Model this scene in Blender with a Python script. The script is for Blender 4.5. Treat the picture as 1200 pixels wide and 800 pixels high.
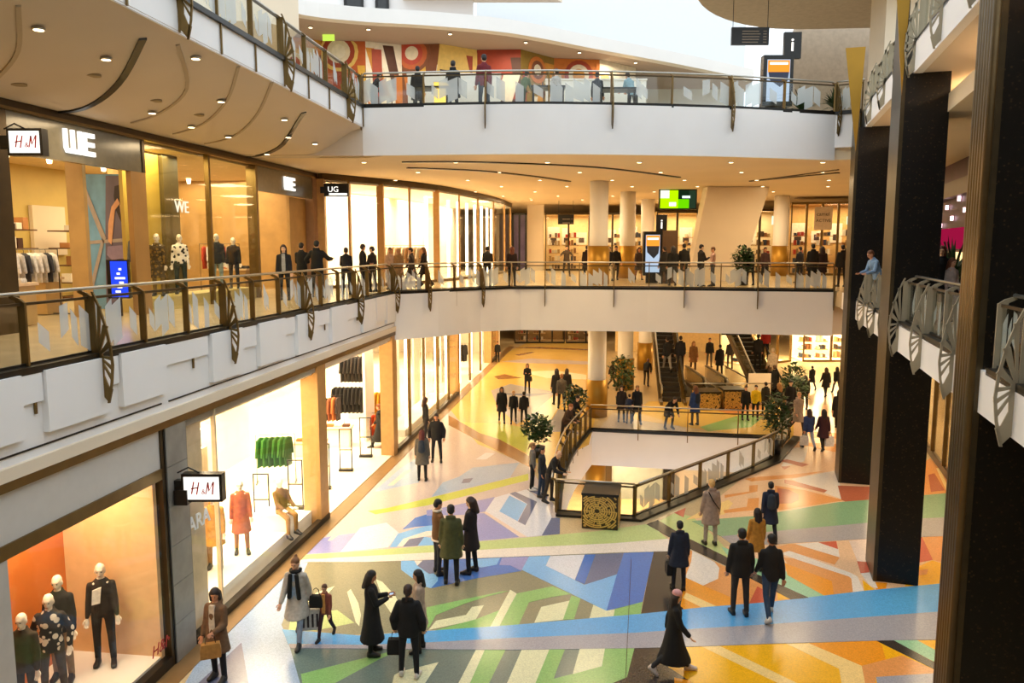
import bpy, bmesh, math, random
from mathutils import Vector, Matrix, noise
random.seed(7)
for _o in list(bpy.data.objects): bpy.data.objects.remove(_o)
SC = bpy.context.scene
COL = SC.collection
R_ = math.radians
# ------------------------------------------------------------------ camera
cd = bpy.data.cameras.new('camera'); cam = bpy.data.objects.new('camera', cd); COL.objects.link(cam)
cam.location = (0, 0, 7.7)
cam.rotation_euler = (math.pi/2 - math.atan(112/918), 0, 0)
cd.sensor_width = 36; cd.lens = 918/1200*36; cd.clip_start = .1; cd.clip_end = 400
SC.camera = cam
# ------------------------------------------------------------------ world, exposure
w = bpy.data.worlds.new('daylight'); SC.world = w; w.use_nodes = True
nt = w.node_tree; nt.nodes.clear()
wo = nt.nodes.new('ShaderNodeOutputWorld'); bg = nt.nodes.new('ShaderNodeBackground')
bg.inputs[0].default_value = (.82, .92, 1.0, 1); bg.inputs[1].default_value = 1.42
nt.links.new(bg.outputs[0], wo.inputs[0])
SC.view_settings.view_transform = 'Standard'; SC.view_settings.look = 'None'
SC.view_settings.exposure = 0.45; SC.view_settings.gamma = 1; SC.view_settings.use_curve_mapping = False
WARM = (1, .74, .42); WHITE = (1, .84, .60)
def area(name, loc, sx, sy, power, color=WARM, rot=(0, 0, 0), parent=None, spread=180):
    l = bpy.data.lights.new(name, 'AREA'); l.shape = 'RECTANGLE'; l.size = sx; l.size_y = sy
    l.energy = power; l.color = color; l.spread = R_(spread)
    o = bpy.data.objects.new(name, l); COL.objects.link(o); o.location = loc; o.rotation_euler = rot
    return o
def spot(loc, power, color=WARM, size=110, target=None, rad=.08):
    l = bpy.data.lights.new('spot_lamp', 'SPOT'); l.energy = power; l.color = color
    l.spot_size = R_(size); l.spot_blend = .6; l.shadow_soft_size = rad
    o = bpy.data.objects.new('spot_lamp', l); COL.objects.link(o); o.location = loc
    if target is not None:
        o.rotation_euler = (Vector(target) - Vector(loc)).to_track_quat('-Z', 'Y').to_euler()
    return o
def lp(L, y, off): return (L[0]+L[1]*y-off*.99, y+off*.13)
_X = (-8.055, .13); _W = (-11.8, .132)
for y in (17.5, 23, 29, 35, 41, 48): area('shop_panel_lamp', lp(_X, y, 4.6)+(4.18,), 7.0, 4.2, 520, WHITE, spread=125)
for y in (16.5, 19.5): area('window_lamp', lp(_X, y, 1.2)+(4.1,), 1.2, 1.8, 130, WHITE)
area('window_lamp', lp(_X, 12.2, 1.0)+(3.85,), 1.2, 2.6, 95, (1, .80, .52))
for y in (13, 17.5, 22, 26.5, 29.6): area('shop_panel_lamp', lp(_W, y, 3.6)+(10.2,), 4.0, 2.6, 150, (1, .80, .48))
for y, o in ((21.3, .6), (24.5, .6)): area('window_lamp', lp(_W, y, o)+(10.2,), .7, 2.4, 75, (1, .86, .45))
for x, y in ((-7.4, 34.4), (-5.6, 38.5), (-4.0, 44), (-2.8, 50)): area('shop_panel_lamp', (x-1.2, y+.8, 10.15), 2.4, 4.5, 420, WHITE, spread=130)
# warm downlight clusters under the gallery ceilings
for x, y in ((-1, 35), (3, 30), (3, 42), (8, 33), (8, 44), (13, 35), (13, 42), (1, 49), (18, 38), (8, 50)): area('gallery_lamp', (x, y, 10.45), 1.7, 1.7, 130, WARM)
for x, y in ((1.5, 37), (1.5, 46), (2, 56), (7, 36), (8, 45), (8, 53), (13, 36), (14, 45), (19, 40), (16, 33), (-1, 50)): area('ground_lamp', (x, y, 4.25), 1.7, 1.7, 120, WARM)
for y in (13, 17, 21): area('left_gallery_lamp', lp(_W, y, -1.0)+(10.3,), 1.2, 1.2, 45, WARM)
for y in (6, 10, 14, 18, 22, 26): area('right_gallery_lamp', (3.23+.3125*y+2.2, y, 11.3), 1.2, 1.2, 60, (1, .82, .6))
for y in (14, 18, 22, 26, 30): area('right_ground_lamp', (3.23+.3125*y+2.2, y, 5.3), 1.2, 1.2, 45, WARM)
for y in (14, 20, 26): area('right_shop_lamp', (5.87+.339*y+1.6, y, 5.2), 1.5, 3, 90, WARM)
for x, y in ((-5, 34), (0, 35.5), (5, 38.5)): area('upper_lamp', (x, y, 16.4), .8, .8, 60, (1, .82, .6))
area('basement_lamp', (5, 30, -1.8), 3, 3, 500, WARM); area('basement_lamp', (5, 39, -1.8), 3, 3, 700, WARM)

# ------------------------------------------------------------------ materials
def hexc(h):
    if not isinstance(h, str): return tuple(h)
    v = [int(h[i:i+2], 16)/255 for i in (0, 2, 4)]
    return tuple(c/12.92 if c <= .04045 else ((c+.055)/1.055)**2.4 for c in v)
MC = {}
def mat(name, color='808080', rough=.6, metal=0, var=.08, scale=6, bump=0, spec=.5, coat=0, coord='Object'):
    if name in MC: return MC[name]
    m = bpy.data.materials.new(name); m.use_nodes = True; MC[name] = m
    n = m.node_tree.nodes; L = m.node_tree.links
    b = n['Principled BSDF']; c = hexc(color)
    tc = n.new('ShaderNodeTexCoord'); no = n.new('ShaderNodeTexNoise'); no.inputs['Scale'].default_value = scale
    no.inputs['Detail'].default_value = 3
    L.new(tc.outputs[coord], no.inputs['Vector'])
    rp = n.new('ShaderNodeValToRGB'); rp.color_ramp.elements[0].position = .3; rp.color_ramp.elements[1].position = .7
    rp.color_ramp.elements[0].color = tuple(x*(1-var) for x in c)+(1,)
    rp.color_ramp.elements[1].color = tuple(min(1, x*(1+var)) for x in c)+(1,)
    L.new(no.outputs['Fac'], rp.inputs[0]); L.new(rp.outputs[0], b.inputs['Base Color'])
    b.inputs['Roughness'].default_value = rough; b.inputs['Metallic'].default_value = metal
    b.inputs['Specular IOR Level'].default_value = spec; b.inputs['Coat Weight'].default_value = coat
    if bump:
        bp = n.new('ShaderNodeBump'); bp.inputs['Strength'].default_value = bump; bp.inputs['Distance'].default_value = .01
        L.new(no.outputs['Fac'], bp.inputs['Height']); L.new(bp.outputs[0], b.inputs['Normal'])
    return m
def emis(name, color, strength):
    if name in MC: return MC[name]
    m = bpy.data.materials.new(name); m.use_nodes = True; MC[name] = m
    n = m.node_tree.nodes; n.clear(); o = n.new('ShaderNodeOutputMaterial'); e = n.new('ShaderNodeEmission')
    e.inputs[0].default_value = hexc(color)+(1,); e.inputs[1].default_value = strength
    m.node_tree.links.new(e.outputs[0], o.inputs[0]); return m
def glass(name, tint=(1, 1, 1), refl=.12, frost=0):
    if name in MC: return MC[name]
    m = bpy.data.materials.new(name); m.use_nodes = True; MC[name] = m
    n = m.node_tree.nodes; L = m.node_tree.links; n.clear(); o = n.new('ShaderNodeOutputMaterial')
    t = n.new('ShaderNodeBsdfTransparent'); t.inputs[0].default_value = tint+(1,)
    g = n.new('ShaderNodeBsdfGlossy'); g.inputs['Roughness'].default_value = .03
    lw = n.new('ShaderNodeLayerWeight'); lw.inputs['Blend'].default_value = .5
    pw = n.new('ShaderNodeMath'); pw.operation = 'POWER'; pw.inputs[1].default_value = 5; L.new(lw.outputs['Facing'], pw.inputs[0])
    fr = n.new('ShaderNodeMath'); fr.operation = 'MULTIPLY_ADD'; fr.inputs[1].default_value = .45; fr.inputs[2].default_value = .03; L.new(pw.outputs[0], fr.inputs[0])
    mx = n.new('ShaderNodeMixShader'); L.new(fr.outputs[0], mx.inputs[0]); L.new(t.outputs[0], mx.inputs[1]); L.new(g.outputs[0], mx.inputs[2])
    last = mx
    if frost:
        d = n.new('ShaderNodeBsdfDiffuse'); d.inputs[0].default_value = (.75, .76, .74, 1)
        tr = n.new('ShaderNodeBsdfTranslucent'); tr.inputs[0].default_value = (.75, .76, .74, 1)
        a = n.new('ShaderNodeAddShader'); L.new(d.outputs[0], a.inputs[0]); L.new(tr.outputs[0], a.inputs[1])
        m2 = n.new('ShaderNodeMixShader'); m2.inputs[0].default_value = frost
        L.new(mx.outputs[0], m2.inputs[1]); L.new(d.outputs[0], m2.inputs[2]); last = m2
    L.new(last.outputs[0], o.inputs[0]); return m
def terrazzo(key, color):
    nm = 'terrazzo_'+key
    if nm in MC: return MC[nm]
    m = bpy.data.materials.new(nm); m.use_nodes = True; MC[nm] = m
    n = m.node_tree.nodes; L = m.node_tree.links; b = n['Principled BSDF']; c = hexc(color)
    tc = n.new('ShaderNodeTexCoord'); v = n.new('ShaderNodeTexVoronoi'); v.inputs['Scale'].default_value = 55
    L.new(tc.outputs['Object'], v.inputs['Vector'])
    rp = n.new('ShaderNodeValToRGB'); rp.color_ramp.elements[0].color = tuple(x*.84 for x in c)+(1,)
    rp.color_ramp.elements[1].color = tuple(min(1, x*1.1) for x in c)+(1,)
    sp = n.new('ShaderNodeSeparateColor'); L.new(v.outputs['Color'], sp.inputs[0]); L.new(sp.outputs[0], rp.inputs[0])
    L.new(rp.outputs[0], b.inputs['Base Color'])
    no = n.new('ShaderNodeTexNoise'); no.inputs['Scale'].default_value = 1.3; L.new(tc.outputs['Object'], no.inputs['Vector'])
    mr = n.new('ShaderNodeMapRange'); mr.inputs[3].default_value = .15; mr.inputs[4].default_value = .27
    L.new(no.outputs['Fac'], mr.inputs[0]); L.new(mr.outputs[0], b.inputs['Roughness'])
    b.inputs['Specular IOR Level'].default_value = .55
    return m
def mosaic(name, base, glint):
    if name in MC: return MC[name]
    m = bpy.data.materials.new(name); m.use_nodes = True; MC[name] = m
    n = m.node_tree.nodes; L = m.node_tree.links; b = n['Principled BSDF']
    tc = n.new('ShaderNodeTexCoord'); mp = n.new('ShaderNodeMapping'); mp.inputs['Scale'].default_value = (38, 38, 38)
    L.new(tc.outputs['Object'], mp.inputs[0])
    sn = n.new('ShaderNodeVectorMath'); sn.operation = 'FLOOR'; L.new(mp.outputs[0], sn.inputs[0])
    wn = n.new('ShaderNodeTexWhiteNoise'); wn.noise_dimensions = '3D'; L.new(sn.outputs[0], wn.inputs['Vector'])
    rp = n.new('ShaderNodeValToRGB'); e = rp.color_ramp.elements
    e[0].color = hexc(base)+(1,); e[1].color = hexc(glint)+(1,); e[0].position = .94; e[1].position = 1.0
    L.new(wn.outputs['Value'], rp.inputs[0]); L.new(rp.outputs[0], b.inputs['Base Color'])
    fr = n.new('ShaderNodeVectorMath'); fr.operation = 'FRACTION'; L.new(mp.outputs[0], fr.inputs[0])
    b.inputs['Roughness'].default_value = .38; b.inputs['Specular IOR Level'].default_value = .35
    bp = n.new('ShaderNodeBump'); bp.inputs['Strength'].default_value = .25; L.new(wn.outputs['Value'], bp.inputs['Height']); L.new(bp.outputs[0], b.inputs['Normal'])
    return m
M_white = mat('white_plaster', 'F0EDEA', .75, var=.02, scale=.8)
M_cream = mat('cream_plaster', 'E6D6BE', .8, var=.03, scale=.8)
M_soffit = mat('soffit_plaster', 'D2C4B2', .85, var=.03, scale=.5)
M_bronze = mat('bronze', '7A6238', .38, .75, var=.12, scale=3)
M_bronzeD = mat('dark_bronze', '4A3B24', .4, .6, var=.12, scale=3)
M_gold = mat('gold_panel', 'A87E28', .42, .55, var=.06, scale=2)
M_fan = mat('fan_bronze', 'A3967C', .55, .0, var=.06, scale=4)
M_black = mat('black_trim', '17140F', .35, .2, var=.1)
M_steel = mat('brushed_steel', 'B8B4AA', .28, .9, var=.04)
M_glass = glass('clear_glass', (.96, .98, .97))
M_frost = glass('frosted_print', (.96, .98, .97), frost=.5)
M_mos = mosaic('black_mosaic', '0E0B08', '40301C')
M_screenw = emis('lit_white_sign', 'FFFAF0', 1.15)
M_lamp = emis('lamp_lens', 'FFE2B0', 5)
# ------------------------------------------------------------------ mesh builder
class MB:
    def __init__(s): s.v = []; s.f = []; s.m = []
    def add(s, vs, fs, mi=0):
        o = len(s.v); s.v += [tuple(v) for v in vs]; s.f += [tuple(i+o for i in f) for f in fs]; s.m += [mi]*len(fs); return s
    def box(s, x0, x1, y0, y1, z0, z1, mi=0):
        return s.prism([(x0, y0), (x1, y0), (x1, y1), (x0, y1)], z0, z1, mi)
    def prism(s, pts, z0, z1, mi=0):
        a = sum(pts[i][0]*pts[(i+1) % len(pts)][1]-pts[(i+1) % len(pts)][0]*pts[i][1] for i in range(len(pts)))
        if a < 0: pts = pts[::-1]
        n = len(pts)
        vs = [(p[0], p[1], z0) for p in pts]+[(p[0], p[1], z1) for p in pts]
        fs = [tuple(range(n))[::-1], tuple(range(n, 2*n))]+[(i, (i+1) % n, n+(i+1) % n, n+i) for i in range(n)]
        return s.add(vs, fs, mi)
    def slab(s, o, u, v, pts, t, mi=0):
        """polygon pts in plane (o,u,v), extruded t along u x v"""
        o = Vector(o); u = Vector(u); v = Vector(v); w_ = u.cross(v).normalized()*t
        n = len(pts); A = [o+u*p[0]+v*p[1] for p in pts]; B = [a+w_ for a in A]
        a = sum(pts[i][0]*pts[(i+1) % n][1]-pts[(i+1) % n][0]*pts[i][1] for i in range(n))
        fs = [tuple(range(n))[::-1], tuple(range(n, 2*n))]+[(i, (i+1) % n, n+(i+1) % n, n+i) for i in range(n)]
        if a < 0: fs = [f[::-1] for f in fs]
        return s.add(A+B, fs, mi)
    def cyl(s, x, y, z0, z1, r, r2=None, n=20, mi=0):
        r2 = r if r2 is None else r2
        vs = [(x+r*math.cos(6.28318*i/n), y+r*math.sin(6.28318*i/n), z0) for i in range(n)]+[(x+r2*math.cos(6.28318*i/n), y+r2*math.sin(6.28318*i/n), z1) for i in range(n)]
        return s.add(vs, [tuple(range(n))[::-1], tuple(range(n, 2*n))]+[(i, (i+1) % n, n+(i+1) % n, n+i) for i in range(n)], mi)
    def cap(s, a, b, r0, r1, n=10, mi=0, sq=None):
        """tapered capsule a->b"""
        a = Vector(a); b = Vector(b); d = b-a; L = d.length
        z = d.normalized() if L > 1e-6 else Vector((0, 0, 1))
        x = z.orthogonal().normalized(); y = z.cross(x)
        if sq: x = (Vector(sq[0])-z*z.dot(Vector(sq[0]))).normalized(); y = z.cross(x)
        kx, ky = (sq[1], sq[2]) if sq else (1, 1)
        rings = []
        for t in (-1, -.75, -.35): c = a+z*(t*r0); rr = r0*math.sqrt(1-t*t); rings.append((c, rr))
        rings.append((a, r0)); rings.append((b, r1))
        for t in (.35, .75, 1): c = b+z*(t*r1); rr = r1*math.sqrt(1-t*t); rings.append((c, rr))
        vs = []; fs = []
        for c, rr in rings[1:-1]:
            for i in range(n): vs.append(c+x*(rr*kx*math.cos(6.28318*i/n))+y*(rr*ky*math.sin(6.28318*i/n)))
        k = len(rings)-2
        for j in range(k-1):
            for i in range(n): fs.append((j*n+i, j*n+(i+1) % n, (j+1)*n+(i+1) % n, (j+1)*n+i))
        vs.append(rings[0][0]); vs.append(rings[-1][0]); p0 = len(vs)-2; p1 = len(vs)-1
        for i in range(n): fs.append((p0, (i+1) % n, i)); fs.append((p1, (k-1)*n+i, (k-1)*n+(i+1) % n))
        return s.add(vs, fs, mi)
    def tube(s, pts, r, n=8, mi=0):
        pts = [Vector(p) for p in pts]; vs = []; fs = []
        for i, p in enumerate(pts):
            d = (pts[min(i+1, len(pts)-1)]-pts[max(i-1, 0)]).normalized()
            up = Vector((0, 0, 1)) if abs(d.z) < .95 else Vector((1, 0, 0))
            x = d.cross(up).normalized(); y = x.cross(d)
            for k in range(n): vs.append(p+x*(r*math.cos(6.28318*k/n))+y*(r*math.sin(6.28318*k/n)))
        m = len(pts)
        for j in range(m-1):
            for i in range(n): fs.append((j*n+i, j*n+(i+1) % n, (j+1)*n+(i+1) % n, (j+1)*n+i))
        fs.append(tuple(range(n))[::-1]); fs.append(tuple(range((m-1)*n, m*n)))
        return s.add(vs, fs, mi)
    def ell(s, c, r, n=12, k=8, mi=0):
        c = Vector(c); vs = [c+Vector((0, 0, -r[2])), c+Vector((0, 0, r[2]))]; fs = []
        for j in range(1, k):
            t = math.pi*j/k
            for i in range(n): vs.append(c+Vector((r[0]*math.sin(t)*math.cos(6.28318*i/n), r[1]*math.sin(t)*math.sin(6.28318*i/n), -r[2]*math.cos(t))))
        for j in range(k-2):
            for i in range(n): fs.append((2+j*n+i, 2+j*n+(i+1) % n, 2+(j+1)*n+(i+1) % n, 2+(j+1)*n+i))
        for i in range(n): fs.append((0, 2+(i+1) % n, 2+i)); fs.append((1, 2+(k-2)*n+i, 2+(k-2)*n+(i+1) % n))
        return s.add(vs, fs, mi)
    def loft(s, rings, mi=0):
        """rings: list of lists of points (closed), capped"""
        n = len(rings[0]); vs = [p for r in rings for p in r]; fs = []
        for j in range(len(rings)-1):
            for i in range(n): fs.append((j*n+i, j*n+(i+1) % n, (j+1)*n+(i+1) % n, (j+1)*n+i))
        fs.append(tuple(range(n))[::-1]); fs.append(tuple(range((len(rings)-1)*n, len(rings)*n)))
        return s.add(vs, fs, mi)
    def mesh(s, name, smooth=False):
        me = bpy.data.meshes.new(name); me.from_pydata(s.v, [], s.f)
        if any(s.m): me.polygons.foreach_set('material_index', s.m)
        if smooth: me.polygons.foreach_set('use_smooth', [True]*len(s.f))
        me.update(); return me
    def obj(s, name, mats, parent=None, smooth=False, **k):
        return mkobj(name, s.mesh(name, smooth), mats, parent, **k)
def mkobj(name, me, mats=None, parent=None, label=None, cat=None, group=None, kind=None, loc=None, rz=0):
    o = bpy.data.objects.new(name, me); COL.objects.link(o)
    if mats is not None and not me.materials:
        for m in (mats if isinstance(mats, (list, tuple)) else [mats]): me.materials.append(m)
    if parent: o.parent = parent
    if loc: o.location = loc
    if rz: o.rotation_euler.z = rz
    tag(o, label, cat, group, kind); return o
def tag(o, label=None, cat=None, group=None, kind=None):
    if label: o['label'] = label
    if cat: o['category'] = cat
    if group: o['group'] = group
    if kind: o['kind'] = kind
    return o
def thing(name, label, cat, loc=(0, 0, 0), rz=0, group=None):
    o = bpy.data.objects.new(name, None); COL.objects.link(o); o.location = loc; o.rotation_euler.z = rz
    o.empty_display_size = .2
    return tag(o, label, cat, group)
def struct(mb, name, m, **k):
    return mb.obj(name, m, kind='structure', **k)
def copytree(o, parent=None, loc=None, rz=None, label=None):
    c = o.copy(); COL.objects.link(c); c.parent = parent
    if loc is not None: c.location = loc
    if rz is not None: c.rotation_euler.z = rz
    if label: c['label'] = label
    for ch in list(o.children): copytree(ch, c)
    return c
def text(name, s, size, m, o, u, v, parent=None, ext=.02, shear=0, bold=0, **k):
    """text whose baseline starts at o, runs along u and stands along v"""
    cu = bpy.data.curves.new(name, 'FONT'); cu.body = s; cu.size = 1; cu.extrude = ext/size; cu.shear = shear; cu.offset = bold; cu.resolution_u = 4
    t = bpy.data.objects.new(name, cu); COL.objects.link(t)
    dg = bpy.context.evaluated_depsgraph_get(); me = bpy.data.meshes.new_from_object(t.evaluated_get(dg))
    bpy.data.objects.remove(t)
    u = Vector(u).normalized(); v = Vector(v).normalized(); n_ = u.cross(v); me.transform(Matrix.Scale(size, 4))
    M = Matrix((( u.x, v.x, n_.x, o[0]), (u.y, v.y, n_.y, o[1]), (u.z, v.z, n_.z, o[2]), (0, 0, 0, 1)))
    me.transform(M); me.materials.clear(); me.materials.append(m)
    ob = bpy.data.objects.new(name, me); COL.objects.link(ob)
    if parent: ob.parent = parent
    return tag(ob, **k)
class Line:
    """straight wall line in plan, parametrised by y; off > 0 goes to the left of +y"""
    def __init__(s, x0, k):
        s.x0 = x0; s.k = k; q = math.hypot(1, k); s.d = (k/q, 1/q); s.n = (-1/q, k/q); s.ang = -math.atan(k)
    def P(s, y, off=0): return (s.x0+s.k*y+s.n[0]*off, y+s.n[1]*off)
    def strip(s, y0, y1, a, b): return [s.P(y0, a), s.P(y1, a), s.P(y1, b), s.P(y0, b)]
XL = Line(-8.055, .130)      # ground shop fronts and edge of the first gallery, left
WL = Line(-11.80, .132)      # shop fronts of the first gallery, left
E2 = Line(-7.334, .107)      # edge of the second gallery, left
RR = Line(3.23, .3125)       # edges of both galleries, right
RW = Line(5.87, .339)        # shop fronts, right
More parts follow.
